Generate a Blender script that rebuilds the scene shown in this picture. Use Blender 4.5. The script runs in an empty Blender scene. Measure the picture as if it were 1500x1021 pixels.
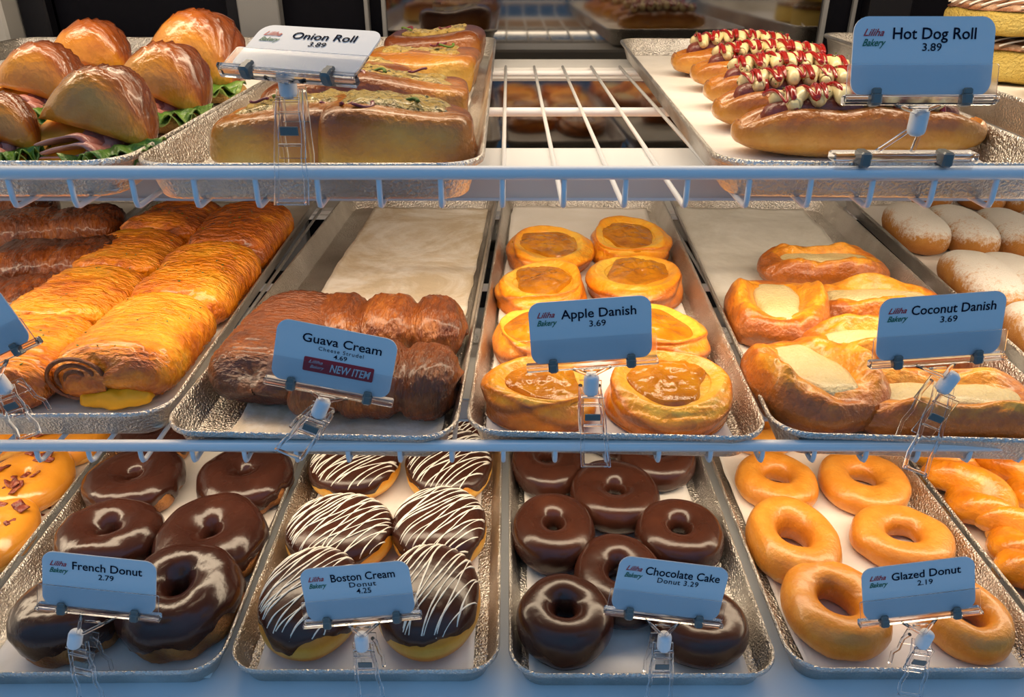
import bpy, bmesh, math, random
import numpy as np
from mathutils import Vector, Matrix, Euler
C = bpy.context.scene.collection
PI = math.pi
# ------------------------------------------------------------------ camera
FPX, VH, CX, CY, CAMZ = 1150.0, -83.0, 745.0, 510.5, 0.566
PITCH = math.atan((CY - VH) / FPX)
cd = bpy.data.cameras.new('camera'); cam = bpy.data.objects.new('camera', cd); C.objects.link(cam)
cam.location = (0, 0, CAMZ); cam.rotation_euler = (PI / 2 - PITCH, 0, 0)
cd.sensor_width = 36.0; cd.lens = FPX / 1500 * 36; cd.shift_x = 5 / 1500; cd.clip_start = 0.02
bpy.context.scene.camera = cam
# ------------------------------------------------------------------ world: blue daylight of the street behind the customer
sc = bpy.context.scene
vs = sc.view_settings
vs.view_transform = 'Standard'; vs.look = 'None'; vs.gamma = 1.0; vs.exposure = 0.0; vs.use_curve_mapping = False
w = bpy.data.worlds.new('daylight'); sc.world = w; w.use_nodes = True
nt = w.node_tree; bg = nt.nodes['Background']
tc = nt.nodes.new('ShaderNodeTexCoord'); sp = nt.nodes.new('ShaderNodeSeparateXYZ'); rp = nt.nodes.new('ShaderNodeValToRGB')
mr = nt.nodes.new('ShaderNodeMapRange'); mr.inputs[1].default_value = -1; mr.inputs[2].default_value = 1
nt.links.new(tc.outputs['Generated'], sp.inputs[0]); nt.links.new(sp.outputs['Z'], mr.inputs[0]); nt.links.new(mr.outputs[0], rp.inputs[0])
rp.color_ramp.elements[0].position = 0.30; rp.color_ramp.elements[0].color = (0.05, 0.10, 0.17, 1)
rp.color_ramp.elements[1].position = 0.75; rp.color_ramp.elements[1].color = (0.20, 0.45, 0.80, 1)
nt.links.new(rp.outputs[0], bg.inputs[0]); bg.inputs[1].default_value = 0.78


def area_lamp(name, loc, rot, sx, sy, power, col):
    l = bpy.data.lights.new(name, 'AREA'); l.shape = 'RECTANGLE'; l.size = sx; l.size_y = sy; l.energy = power; l.color = col
    o = bpy.data.objects.new(name, l); C.objects.link(o); o.location = loc; o.rotation_euler = rot
    return o


WARM = (1.0, 0.80, 0.56)
area_lamp('lamp_case_top', (0, 0.80, 0.850), (math.radians(6), 0, 0), 1.8, 0.05, 8.4, WARM)
area_lamp('lamp_upper_shelf', (0, 0.64, 0.380), (math.radians(14), 0, 0), 1.9, 0.05, 4.4, WARM)
area_lamp('lamp_lower_shelf', (0, 0.64, 0.176), (math.radians(4), 0, 0), 1.9, 0.05, 3.4, WARM)


def P(u, v, z):            # point of the plane at height z that the pixel looks at
    d = np.array([(u - CX) / FPX, math.cos(PITCH) - (v - CY) / FPX * math.sin(PITCH), -math.sin(PITCH) - (v - CY) / FPX * math.cos(PITCH)])
    return d * ((z - CAMZ) / d[2]) + np.array([0, 0, CAMZ])


def PY(u, v, y):           # point of the upright plane at depth y
    d = np.array([(u - CX) / FPX, math.cos(PITCH) - (v - CY) / FPX * math.sin(PITCH), -math.sin(PITCH) - (v - CY) / FPX * math.cos(PITCH)])
    return d * (y / d[1]) + np.array([0, 0, CAMZ])


def box_fit(u0, v0, u1, v1, h, zb):
    """centre on the surface, width and depth of a thing of height h whose outline fills the box"""
    p = P((u0 + u1) / 2, (v0 + v1) / 2, zb + h * .5)
    dep = p[1] * math.cos(PITCH) - (p[2] - CAMZ) * math.sin(PITCH)
    W = (u1 - u0) * dep / FPX; S = (v1 - v0) * dep / FPX
    al = math.atan2(CAMZ - p[2], p[1])
    D = math.sqrt(max(S * S - (h * math.cos(al)) ** 2, (W * .3 * math.sin(al)) ** 2)) / math.sin(al)
    return p[0], p[1], W, D


# ------------------------------------------------------------------ numpy noise
def vnoise(p, seed=0):
    p = np.asarray(p, float); i = np.floor(p); f = p - i; f = f * f * (3 - 2 * f)

    def h(a):
        n = a[..., 0] * 127.1 + a[..., 1] * 311.7 + a[..., 2] * 74.7 + seed * 17.31
        s = np.sin(n) * 43758.5453
        return s - np.floor(s)
    r = 0
    for dx in (0, 1):
        for dy in (0, 1):
            for dz in (0, 1):
                wgt = (f[..., 0] if dx else 1 - f[..., 0]) * (f[..., 1] if dy else 1 - f[..., 1]) * (f[..., 2] if dz else 1 - f[..., 2])
                r = r + wgt * h(i + np.array([dx, dy, dz]))
    return r * 2 - 1


def fbm(p, seed=0, o=3):
    p = np.asarray(p, float); r = 0; a = 1.0
    for k in range(o):
        r = r + a * vnoise(p * 2 ** k, seed + k * 7); a *= .5
    return r / 1.75


def jitter(V, amp, freq, seed, o=3):
    q = V * freq
    return V + amp * np.stack([fbm(q, seed, o), fbm(q + 31.7, seed + 3, o), fbm(q + 77.1, seed + 5, o)], -1)


# ------------------------------------------------------------------ mesh helpers
def quads(nu, nv, wu, wv):
    """faces of a grid of nu x nv points"""
    a = np.arange(nu if wu else nu - 1)[:, None]; b = np.arange(nv if wv else nv - 1)[None, :]
    a2 = (a + 1) % nu; b2 = (b + 1) % nv
    return np.stack(np.broadcast_arrays(a * nv + b, a2 * nv + b, a2 * nv + b2, a * nv + b2), -1).reshape(-1, 4)


def mesh(name, V, F, mat=None, parent=None, smooth=True, bake=None, loc=None, rot=None):
    me = bpy.data.meshes.new(name)
    V = np.asarray(V, float).reshape(-1, 3)
    me.from_pydata(V.tolist(), [], F.tolist() if hasattr(F, 'tolist') else F)
    bm = bmesh.new(); bm.from_mesh(me); bmesh.ops.recalc_face_normals(bm, faces=bm.faces); bm.to_mesh(me); bm.free()
    if smooth:
        me.polygons.foreach_set('use_smooth', np.ones(len(me.polygons), bool))
    if bake is not None:
        at = me.attributes.new('bake', 'FLOAT', 'POINT'); at.data.foreach_set('value', np.asarray(bake, np.float32).ravel())
    me.update()
    if mat: me.materials.append(mat)
    o = bpy.data.objects.new(name, me); C.objects.link(o)
    if parent: o.parent = parent
    if loc is not None: o.location = loc
    if rot is not None: o.rotation_euler = rot
    return o


class MB:
    """collects shapes of ONE part"""
    def __init__(s): s.V = []; s.F = []; s.B = []; s.n = 0

    def add(s, V, F, bake=0.5):
        V = np.asarray(V, float).reshape(-1, 3)
        s.V.append(V); s.F += [[int(i) + s.n for i in f] for f in F]; s.n += len(V)
        s.B.append(np.broadcast_to(np.asarray(bake, float).ravel(), (len(V),)) if np.ndim(bake) == 0 or np.size(bake) == 1 else np.asarray(bake).ravel())
        return s

    def box(s, c, d, R=None, bev=0.0):
        x, y, z = d[0] / 2, d[1] / 2, d[2] / 2
        if bev <= 0:
            V = np.array([[i, j, k] for i in (-x, x) for j in (-y, y) for k in (-z, z)])
            F = [[0, 1, 3, 2], [4, 6, 7, 5], [0, 4, 5, 1], [2, 3, 7, 6], [0, 2, 6, 4], [1, 5, 7, 3]]
        else:
            b = min(bev, x * .9, y * .9, z * .9); V = []; rings = []
            for zz, ins in ((-z, b), (-z + b, 0), (z - b, 0), (z, b)):
                X, Y = x - ins, y - ins; cb = b if ins == 0 else b * .4
                ring = [(-X + cb, -Y), (X - cb, -Y), (X, -Y + cb), (X, Y - cb), (X - cb, Y), (-X + cb, Y), (-X, Y - cb), (-X, -Y + cb)]
                V += [(a, bb, zz) for a, bb in ring]
            F = [list(f) for f in quads(4, 8, False, True)]
            F = [f[::-1] for f in F] + [list(range(8))[::-1], list(range(24, 32))]
            V = np.array(V)
        if R is not None: V = V @ np.array(R).T
        return s.add(V + np.array(c), F)

    def tube(s, pts, r, n=8, closed=False, flat=1.0, cap=True):
        pts = np.asarray(pts, float); m = len(pts)
        rr = np.broadcast_to(np.asarray(r, float), (m,))
        t = np.gradient(pts, axis=0) if not closed else np.roll(pts, -1, 0) - np.roll(pts, 1, 0)
        t /= np.linalg.norm(t, axis=1)[:, None] + 1e-12
        a = np.zeros_like(t); k0 = np.cross(t[0], (0, 0, 1.0))
        k0 = k0 / np.linalg.norm(k0) if np.linalg.norm(k0) > .05 else np.array([1.0, 0, 0])
        for i in range(m):
            k0 = k0 - t[i] * np.dot(k0, t[i]); k0 = k0 / (np.linalg.norm(k0) + 1e-12); a[i] = k0
        b = np.cross(a, t)
        th = np.linspace(0, 2 * PI, n, endpoint=False)
        V = pts[:, None, :] + rr[:, None, None] * (np.cos(th)[None, :, None] * a[:, None, :] + flat * np.sin(th)[None, :, None] * b[:, None, :])
        F = [list(f) for f in quads(m, n, closed, True)]
        if cap and not closed: F += [list(range(n)), list(range((m - 1) * n, m * n))[::-1]]
        return s.add(V, F)

    def build(s, name, mat, parent=None, smooth=True, loc=None, rot=None):
        return mesh(name, np.concatenate(s.V), s.F, mat, parent, smooth, np.concatenate(s.B), loc, rot)


def autosmooth(o, deg=35):
    me = o.data
    me.polygons.foreach_set('use_smooth', np.ones(len(me.polygons), bool))
    try: me.set_sharp_from_angle(angle=math.radians(deg))
    except Exception: pass
    return o


def smoothpath(ctrl, n):
    c = np.asarray(ctrl, float); m = len(c)
    t = np.linspace(0, m - 1 - 1e-9, n); i = t.astype(int); f = (t - i)[:, None]
    g = lambda k: c[np.clip(k, 0, m - 1)]
    p0, p1, p2, p3 = g(i - 1), g(i), g(i + 1), g(i + 2)
    return .5 * (2 * p1 + (p2 - p0) * f + (2 * p0 - 5 * p1 + 4 * p2 - p3) * f ** 2 + (3 * p1 - p0 - 3 * p2 + p3) * f ** 3)


def tag(o, label, cat, group=None, kind=None):
    o['label'] = label; o['category'] = cat
    if group: o['group'] = group
    if kind: o['kind'] = kind
    return o


def thing(name, label, cat, group=None, loc=(0, 0, 0), rz=0.0):
    o = bpy.data.objects.new(name, None); C.objects.link(o); o.location = loc; o.rotation_euler = (0, 0, rz)
    o.empty_display_size = .02
    return tag(o, label, cat, group)


def structure(o):
    o['kind'] = 'structure'; return o


# ------------------------------------------------------------------ materials
def nodes(name):
    m = bpy.data.materials.new(name); m.use_nodes = True
    return m, m.node_tree, m.node_tree.nodes['Principled BSDF']


def plain(name, col, rough=.5, metal=0, coat=0, bump=0, bscale=200, spec=.5, trans=0, ior=1.45):
    m, t, b = nodes(name)
    b.inputs['Base Color'].default_value = (*col, 1); b.inputs['Roughness'].default_value = rough; b.inputs['Metallic'].default_value = metal
    b.inputs['Coat Weight'].default_value = coat; b.inputs['Coat Roughness'].default_value = .12
    b.inputs['Specular IOR Level'].default_value = spec; b.inputs['Transmission Weight'].default_value = trans; b.inputs['IOR'].default_value = ior
    if bump:
        tcn = t.nodes.new('ShaderNodeTexCoord'); n = t.nodes.new('ShaderNodeTexNoise'); n.inputs['Scale'].default_value = bscale; n.inputs['Detail'].default_value = 3
        bp = t.nodes.new('ShaderNodeBump'); bp.inputs['Strength'].default_value = bump; bp.inputs['Distance'].default_value = .002
        t.links.new(tcn.outputs['Object'], n.inputs['Vector']); t.links.new(n.outputs['Fac'], bp.inputs['Height']); t.links.new(bp.outputs[0], b.inputs['Normal'])
    return m


def ramped(name, stops, nscale=30, namt=.5, rough=.4, coat=0, bump=.3, bscale=180, stretch=(1, 1, 1), detail=5, bdist=.003, speck=None, spec=.5, sss=0):
    """baked dough: colour from the 'bake' value of the surface plus noise"""
    m, t, b = nodes(name); L = t.links.new
    at = t.nodes.new('ShaderNodeAttribute'); at.attribute_name = 'bake'
    tcn = t.nodes.new('ShaderNodeTexCoord'); mp = t.nodes.new('ShaderNodeMapping'); mp.inputs['Scale'].default_value = stretch
    L(tcn.outputs['Object'], mp.inputs[0])
    oi = t.nodes.new('ShaderNodeObjectInfo'); ad0 = t.nodes.new('ShaderNodeVectorMath'); ad0.operation = 'ADD'
    L(mp.outputs[0], ad0.inputs[0])
    sc3 = t.nodes.new('ShaderNodeMath'); sc3.operation = 'MULTIPLY'; sc3.inputs[1].default_value = 7.0; L(oi.outputs['Random'], sc3.inputs[0]); L(sc3.outputs[0], ad0.inputs[1])
    n = t.nodes.new('ShaderNodeTexNoise'); n.inputs['Scale'].default_value = nscale * 2.2; n.inputs['Detail'].default_value = detail; n.inputs['Roughness'].default_value = .6
    L(ad0.outputs[0], n.inputs['Vector'])
    s = t.nodes.new('ShaderNodeMath'); s.operation = 'MULTIPLY_ADD'; s.inputs[1].default_value = namt * 2; s.inputs[2].default_value = -namt
    L(n.outputs['Fac'], s.inputs[0])
    a = t.nodes.new('ShaderNodeMath'); a.operation = 'ADD'; a.use_clamp = True; L(at.outputs['Fac'], a.inputs[0]); L(s.outputs[0], a.inputs[1])
    r = t.nodes.new('ShaderNodeValToRGB'); e = r.color_ramp.elements
    e[0].position, e[0].color = stops[0][0], (*stops[0][1], 1); e[1].position, e[1].color = stops[-1][0], (*stops[-1][1], 1)
    for p_, c_ in stops[1:-1]:
        q = e.new(p_); q.color = (*c_, 1)
    L(a.outputs[0], r.inputs[0]); out = r.outputs[0]
    if speck:
        sn = t.nodes.new('ShaderNodeTexNoise'); sn.inputs['Scale'].default_value = speck[0]; sn.inputs['Detail'].default_value = 2; L(ad0.outputs[0], sn.inputs['Vector'])
        cr = t.nodes.new('ShaderNodeMapRange'); cr.inputs[1].default_value = speck[1]; cr.inputs[2].default_value = speck[1] + .06; L(sn.outputs['Fac'], cr.inputs[0])
        mx = t.nodes.new('ShaderNodeMix'); mx.data_type = 'RGBA'; L(cr.outputs[0], mx.inputs[0]); L(out, mx.inputs[6]); mx.inputs[7].default_value = (*speck[2], 1); out = mx.outputs[2]
    L(out, b.inputs['Base Color'])
    b.inputs['Roughness'].default_value = rough; b.inputs['Coat Weight'].default_value = coat; b.inputs['Coat Roughness'].default_value = .15; b.inputs['Specular IOR Level'].default_value = spec
    if sss:
        b.inputs['Subsurface Weight'].default_value = sss; b.inputs['Subsurface Scale'].default_value = .004
    if bump:
        bn = t.nodes.new('ShaderNodeTexNoise'); bn.inputs['Scale'].default_value = bscale * 3.2; bn.inputs['Detail'].default_value = 4; L(ad0.outputs[0], bn.inputs['Vector'])
        bp = t.nodes.new('ShaderNodeBump'); bp.inputs['Strength'].default_value = min(1, bump * 1.6); bp.inputs['Distance'].default_value = bdist * 1.3; L(bn.outputs['Fac'], bp.inputs['Height']); L(bp.outputs[0], b.inputs['Normal'])
    return m


M = {}
M['rail'] = plain('white_coated_wire', (.86, .87, .88), .38, bump=.04, bscale=60)
M['case'] = plain('white_case_panel', (.80, .80, .79), .45, bump=.03, bscale=40)
M['deck'] = plain('white_deck', (.74, .77, .80), .40, bump=.03, bscale=30)
M['post'] = plain('grey_white_post', (.40, .39, .37), .5, bump=.03)
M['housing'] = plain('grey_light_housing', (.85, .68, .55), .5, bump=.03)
M['black'] = plain('black_frame', (.006, .006, .009), .45, bump=.05, bscale=300, spec=.25)
M['dark'] = plain('black_panel', (.003, .003, .006), .6, bump=.3, bscale=60, spec=.12)
M['greypost'] = plain('grey_post', (.22, .22, .22), .45, bump=.02)
M['foil'] = plain('grey_metal', (.5, .5, .5), .3, metal=1, bump=.02)
M['diffuser'] = plain('lamp_cover', (.9, .88, .82), .4, bump=.02)
# mirror-like dark glass of the sliding doors
m, t, b = nodes('dark_door_glass'); M['doorglass'] = m
b.inputs['Base Color'].default_value = (.22, .215, .21, 1); b.inputs['Metallic'].default_value = 1.0; b.inputs['Roughness'].default_value = .06
# aluminium sheet pan, with a pebbled face
m, t, b = nodes('aluminium_pan'); M['pan'] = m; L = t.links.new
b.inputs['Metallic'].default_value = 1.0; b.inputs['Roughness'].default_value = .33
tcn = t.nodes.new('ShaderNodeTexCoord'); n = t.nodes.new('ShaderNodeTexNoise'); n.inputs['Scale'].default_value = 480; n.inputs['Detail'].default_value = 2
n2 = t.nodes.new('ShaderNodeTexNoise'); n2.inputs['Scale'].default_value = 14; n2.inputs['Detail'].default_value = 5
r = t.nodes.new('ShaderNodeValToRGB'); r.color_ramp.elements[0].position = .35; r.color_ramp.elements[0].color = (.52, .48, .43, 1); r.color_ramp.elements[1].position = .65; r.color_ramp.elements[1].color = (.82, .79, .75, 1)
bp = t.nodes.new('ShaderNodeBump'); bp.inputs['Strength'].default_value = .8; bp.inputs['Distance'].default_value = .0030
L(tcn.outputs['Object'], n.inputs['Vector']); L(tcn.outputs['Object'], n2.inputs['Vector']); L(n2.outputs['Fac'], r.inputs[0]); L(r.outputs[0], b.inputs['Base Color'])
L(n.outputs['Fac'], bp.inputs['Height']); L(bp.outputs[0], b.inputs['Normal'])


def paper(name, base, stain, lo, hi, bump):
    m, t, b = nodes(name); L = t.links.new
    tcn = t.nodes.new('ShaderNodeTexCoord'); n = t.nodes.new('ShaderNodeTexNoise'); n.inputs['Scale'].default_value = 9; n.inputs['Detail'].default_value = 8; n.inputs['Roughness'].default_value = .7; n.inputs['Distortion'].default_value = .6
    r = t.nodes.new('ShaderNodeValToRGB'); r.color_ramp.elements[0].position = lo; r.color_ramp.elements[0].color = (*stain, 1); r.color_ramp.elements[1].position = hi; r.color_ramp.elements[1].color = (*base, 1)
    L(tcn.outputs['Object'], n.inputs['Vector']); L(n.outputs['Fac'], r.inputs[0]); L(r.outputs[0], b.inputs['Base Color'])
    b.inputs['Roughness'].default_value = .55
    n3 = t.nodes.new('ShaderNodeTexNoise'); n3.inputs['Scale'].default_value = 45; n3.inputs['Detail'].default_value = 5; L(tcn.outputs['Object'], n3.inputs['Vector'])
    bp = t.nodes.new('ShaderNodeBump'); bp.inputs['Strength'].default_value = bump; bp.inputs['Distance'].default_value = .003; L(n3.outputs['Fac'], bp.inputs['Height']); L(bp.outputs[0], b.inputs['Normal'])
    return m


M['paper'] = paper('white_parchment', (.85, .82, .79), (.76, .72, .66), .3, .6, .16)
M['greasy'] = paper('greasy_parchment', (.90, .85, .78), (.66, .55, .40), .42, .58, .85)
M['greypaper'] = paper('translucent_parchment', (.78, .77, .73), (.60, .58, .52), .34, .62, .4)

M['glaze'] = ramped('glazed_dough', [(0, (.48, .15, .012)), (.45, (.66, .24, .022)), (.8, (.76, .35, .055)), (1, (.84, .52, .16))], 34, .36, .36, .35, .16, 90)
M['choc'] = ramped('chocolate_icing', [(0, (.026, .009, .006)), (.5, (.052, .016, .009)), (1, (.085, .026, .013))], 18, .4, .24, .22, .06, 40, bdist=.003, spec=.4)
M['chocfudge'] = ramped('thick_chocolate', [(0, (.024, .008, .006)), (1, (.065, .020, .012))], 22, .4, .20, .25, .14, 26, stretch=(1, .5, 1), bdist=.004, spec=.4)
M['cake'] = ramped('chocolate_cake', [(0, (.022, .007, .005)), (1, (.065, .018, .009))], 60, .5, .6, 0, .6, 220)
M['cruller'] = ramped('brown_cruller', [(0, (.20, .06, .012)), (1, (.52, .21, .05))], 35, .5, .5, .1, .5, 120)
M['bun'] = ramped('yellow_doughnut_bun', [(0, (.50, .15, .012)), (.5, (.74, .33, .03)), (1, (.86, .55, .13))], 30, .25, .45, .15, .15, 100)
M['drizzle'] = plain('white_icing', (.86, .82, .72), .35, coat=.3, bump=.1, bscale=300)
M['maple'] = ramped('maple_icing', [(0, (.58, .20, .015)), (1, (.76, .32, .03))], 14, .4, .22, .5, .10, 40)
M['bacon'] = ramped('bacon', [(0, (.09, .012, .008)), (.6, (.26, .045, .022)), (1, (.52, .20, .09))], 80, .6, .4, .3, .4, 120)
M['danish'] = ramped('danish_dough', [(0, (.90, .56, .07)), (.30, (.88, .36, .014)), (.60, (.72, .20, .007)), (1, (.28, .065, .006))], 36, .30, .30, .38, .30, 70)
M['apple'] = ramped('apple_filling', [(0, (.30, .085, .004)), (.5, (.50, .18, .006)), (1, (.62, .29, .016))], 30, .5, .10, .2, .30, 24, bdist=.005)
M['coco'] = ramped('brown_danish_dough', [(0, (.88, .50, .07)), (.28, (.80, .32, .018)), (.6, (.48, .13, .012)), (1, (.17, .045, .009))], 36, .34, .30, .38, .35, 65)
M['custard'] = ramped('coconut_custard', [(0, (.60, .45, .17)), (1, (.76, .64, .36))], 60, .4, .35, .25, .35, 120)
M['strudel'] = ramped('orange_strudel', [(0, (.92, .44, .025)), (.32, (.84, .27, .006)), (.62, (.52, .12, .004)), (1, (.15, .032, .004))], 24, .46, .26, .50, .5, 42, stretch=(1, 3.0, 1), bdist=.005)
M['guava'] = ramped('brown_strudel', [(0, (.46, .16, .03)), (.4, (.22, .058, .011)), (.75, (.105, .027, .009)), (1, (.042, .013, .007))], 26, .42, .30, .36, .5, 45, stretch=(1, 3.0, 1), bdist=.005)
M['darkpuff'] = ramped('dark_puff_pastry', [(0, (.42, .12, .012)), (.4, (.20, .045, .006)), (.75, (.08, .018, .005)), (1, (.025, .007, .004))], 26, .46, .24, .5, .5, 42, stretch=(1, 2.5, 1), bdist=.005)
M['jam'] = plain('dark_jam', (.02, .006, .006), .2, coat=.5, bump=.5, bscale=90)
M['yolk'] = plain('yellow_custard', (.85, .42, .012), .4, bump=.4, bscale=120)
M['herb'] = plain('green_herb', (.10, .17, .02), .6, bump=.3, bscale=400)
M['onion'] = ramped('onion_roll_dough', [(0, (.62, .46, .12)), (.28, (.62, .33, .04)), (.55, (.44, .15, .014)), (1, (.17, .038, .006))], 12, .26, .24, .50, .35, 60)
M['onionfill'] = ramped('onion_topping', [(0, (.20, .14, .02)), (.3, (.50, .31, .06)), (.7, (.62, .46, .14)), (1, (.28, .09, .015))], 60, .6, .25, .6, .8, 80, speck=(170, .62, (.04, .05, .012)), bdist=.006)
M['purple'] = plain('red_onion', (.20, .03, .05), .3, coat=.4, bump=.3)
M['hotbun'] = ramped('hot_dog_bun', [(0, (.72, .44, .09)), (.35, (.62, .27, .03)), (.65, (.42, .125, .012)), (1, (.19, .045, .008))], 24, .28, .25, .50, .30, 55)
M['sausage'] = ramped('sausage', [(0, (.15, .03, .02)), (1, (.27, .06, .04))], 60, .5, .3, .4, .2, 100)
M['mayo'] = plain('mayonnaise', (.86, .72, .36), .3, coat=.3, bump=.15, bscale=150)
M['ketchup'] = plain('ketchup', (.34, .008, .006), .18, coat=.5, bump=.15, bscale=150)
M['croissant'] = ramped('croissant_bun', [(0, (.80, .40, .055)), (.33, (.66, .25, .018)), (.62, (.38, .09, .008)), (1, (.15, .032, .006))], 24, .20, .24, .50, .25, 40, stretch=(1, 2.2, 1))
M['crumb'] = ramped('croissant_inside', [(0, (.50, .26, .06)), (1, (.72, .50, .18))], 60, .4, .6, 0, .5, 120)
M['cheese'] = plain('yellow_cheese', (.82, .36, .015), .4, coat=.1, bump=.05)
M['ham'] = ramped('ham', [(0, (.40, .12, .09)), (1, (.68, .34, .28))], 60, .5, .35, .2, .2, 60)
M['lettuce'] = ramped('lettuce', [(0, (.02, .07, .01)), (.6, (.09, .22, .02)), (1, (.28, .40, .08))], 60, .4, .35, .2, .4, 60)
M['cinn'] = ramped('yellow_cake', [(0, (.40, .15, .02)), (.4, (.62, .42, .07)), (1, (.74, .56, .15))], 40, .35, .6, 0, .7, 120)
M['cinntop'] = ramped('cinnamon_top', [(0, (.12, .035, .015)), (.5, (.34, .14, .06)), (1, (.72, .52, .36))], 40, .6, .35, .4, .6, 70)
M['twist'] = ramped('twist_pastry', [(0, (.90, .46, .04)), (.4, (.80, .28, .010)), (.7, (.54, .15, .006)), (1, (.24, .06, .006))], 26, .35, .26, .5, .25, 60)
M['cardwhite'] = plain('white_sign_card', (.80, .81, .82), .4, bump=.01)
M['ink'] = plain('black_ink', (.010, .012, .026), .85, bump=.01, spec=.05)
M['red'] = plain('red_ink', (.55, .03, .04), .5, bump=.01)
M['green'] = plain('green_ink', (.01, .16, .08), .5, bump=.01)
M['redsticker'] = plain('red_sticker', (.50, .03, .04), .45, bump=.01)
M['stickertext'] = plain('sticker_lettering', (.75, .72, .74), .5, bump=.01)
M['clear'] = plain('clear_plastic', (.97, .98, 1.0), .14, trans=1.0, ior=1.27, bump=.02, bscale=90)
M['jaw'] = plain('grey_jaw', (.16, .17, .16), .22, bump=.02)
M['peg'] = plain('white_rubber', (.84, .86, .88), .45, bump=.02)
# powdered sugar on browned dough
m = ramped('sugared_dough', [(0, (.42, .15, .02)), (.5, (.60, .28, .05)), (1, (.40, .15, .03))], 30, .4, .55, 0, .5, 260); M['sugar'] = m; t = m.node_tree; L = t.links.new
b = t.nodes['Principled BSDF']; src = b.inputs['Base Color'].links[0].from_socket
at = [q for q in t.nodes if q.type == 'ATTRIBUTE'][0]
tcn = [q for q in t.nodes if q.type == 'TEX_COORD'][0]
n = t.nodes.new('ShaderNodeTexNoise'); n.inputs['Scale'].default_value = 210; n.inputs['Detail'].default_value = 6; n.inputs['Roughness'].default_value = .8; L(tcn.outputs['Object'], n.inputs['Vector'])
n4 = t.nodes.new('ShaderNodeTexNoise'); n4.inputs['Scale'].default_value = 28; n4.inputs['Detail'].default_value = 3; L(tcn.outputs['Object'], n4.inputs['Vector'])
a1 = t.nodes.new('ShaderNodeMath'); a1.operation = 'ADD'; L(n.outputs['Fac'], a1.inputs[0]); L(at.outputs['Fac'], a1.inputs[1])
a2 = t.nodes.new('ShaderNodeMath'); a2.operation = 'MULTIPLY_ADD'; a2.inputs[1].default_value = .7; L(n4.outputs['Fac'], a2.inputs[0]); L(a1.outputs[0], a2.inputs[2])
cr = t.nodes.new('ShaderNodeMapRange'); cr.inputs[1].default_value = 1.06; cr.inputs[2].default_value = 1.32; L(a2.outputs[0], cr.inputs[0])
mx = t.nodes.new('ShaderNodeMix'); mx.data_type = 'RGBA'; L(cr.outputs[0], mx.inputs[0]); L(src, mx.inputs[6]); mx.inputs[7].default_value = (.84, .80, .74, 1); L(mx.outputs[2], b.inputs['Base Color'])

# ------------------------------------------------------------------ the display case
ZD, ZM, ZT = 0.0, 0.2095, 0.4135            # deck, top of the wires of the two shelves
FRONT, WBACK, YB = 0.502, 1.12, 1.32


def slab(name, lo, hi, mat, bev=0.0, parent=None):
    lo = np.array(lo); hi = np.array(hi)
    o = MB().box((lo + hi) / 2, hi - lo, bev=bev).build(name, mat, parent, smooth=False)
    return autosmooth(o)


structure(slab('floor', (-1.0, .30, -.04), (1.0, 1.40, 0), M['deck'], .004))
structure(slab('wall_left', (-1.03, .30, -.04), (-1.0, 1.40, .92), M['case']))
structure(slab('wall_right', (1.0, .30, -.04), (1.03, 1.40, .92), M['case']))
structure(slab('ceiling', (-1.03, .42, .88), (1.03, 1.40, .92), M['case']))
structure(slab('wall_back', (-1.0, 1.37, 0), (1.0, 1.40, .88), M['dark']))
structure(slab('trim_1', (-1.0, 1.25, 0), (1.0, 1.369, .045), M['black'], .003))            # sill of the sliding doors
X = lambda u, y=1.32: PY(u, 25, y)[0]
# sliding glass doors of the case's back: frame and dark mirroring pane
dr = bpy.data.objects.new('door_1', None); C.objects.link(dr); dr['kind'] = 'structure'
slab('door_pane', (X(566), 1.322, .045), (X(1203), 1.328, .878), M['doorglass'], parent=dr)
slab('door_stile', (X(560), 1.315, .045), (X(566), 1.335, .878), M['greypost'], .001, dr)
slab('door_stile', (X(1203), 1.315, .045), (X(1210), 1.335, .878), M['greypost'], .001, dr)
dr = bpy.data.objects.new('door_2', None); C.objects.link(dr); dr['kind'] = 'structure'
slab('door_pane', (X(1210), 1.345, .045), (X(1430), 1.35, .878), M['dark'], parent=dr)
slab('door_stile', (X(1253), 1.335, .045), (X(1259), 1.344, .878), M['greypost'], .001, dr)
slab('door_stile', (X(1268), 1.312, .045), (X(1330), 1.343, .878), M['black'], .002, dr)
dr = bpy.data.objects.new('door_3', None); C.objects.link(dr); dr['kind'] = 'structure'
slab('door_pane', (X(75), 1.34, .045), (X(560), 1.345, .878), M['dark'], parent=dr)
slab('door_stile', (X(35), 1.31, .045), (X(75), 1.335, .878), M['black'], .003, dr)
slab('door_stile', (X(333), 1.318, .045), (X(352), 1.339, .878), M['black'], .002, dr)
slab('door_stile', (X(352), 1.31, .045), (X(412), 1.338, .878), M['greypost'], .002, dr)
slab('door_stile', (X(534), 1.32, .045), (X(540), 1.338, .878), M['greypost'], .001, dr)
slab('door_louver', (X(412), 1.328, .505), (X(534), 1.338, .512), M['greypost'], .001, dr)
structure(slab('trim_2', (-1.0, 1.27, 0.05), (X(33), 1.36, .878), M['post'], .004))
structure(slab('trim_3', (X(1432), 1.27, 0.05), (1.0, 1.36, .878), M['post'], .004))
bk = MB().box((X(6) - .012, 1.262, .452), (.030, .016, .030), bev=.002).build('bracket', M['black'], smooth=False)
MB().tube([(X(8) - .008, 1.256, .452), (X(8) - .008, 1.250, .452)], .005, 10).build('screw', M['foil'], bk)
tag(bk, 'small black bracket with a metal screw on the white left back post', 'bracket')
# the two ledges that carry the shelves' back ends
for nm, z in (('trim_4', ZT), ('trim_5', ZM)):
    structure(slab(nm, (-1.0, 1.165, z - .022), (1.0, 1.265, z - .004), M['case'], .004))
    
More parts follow.
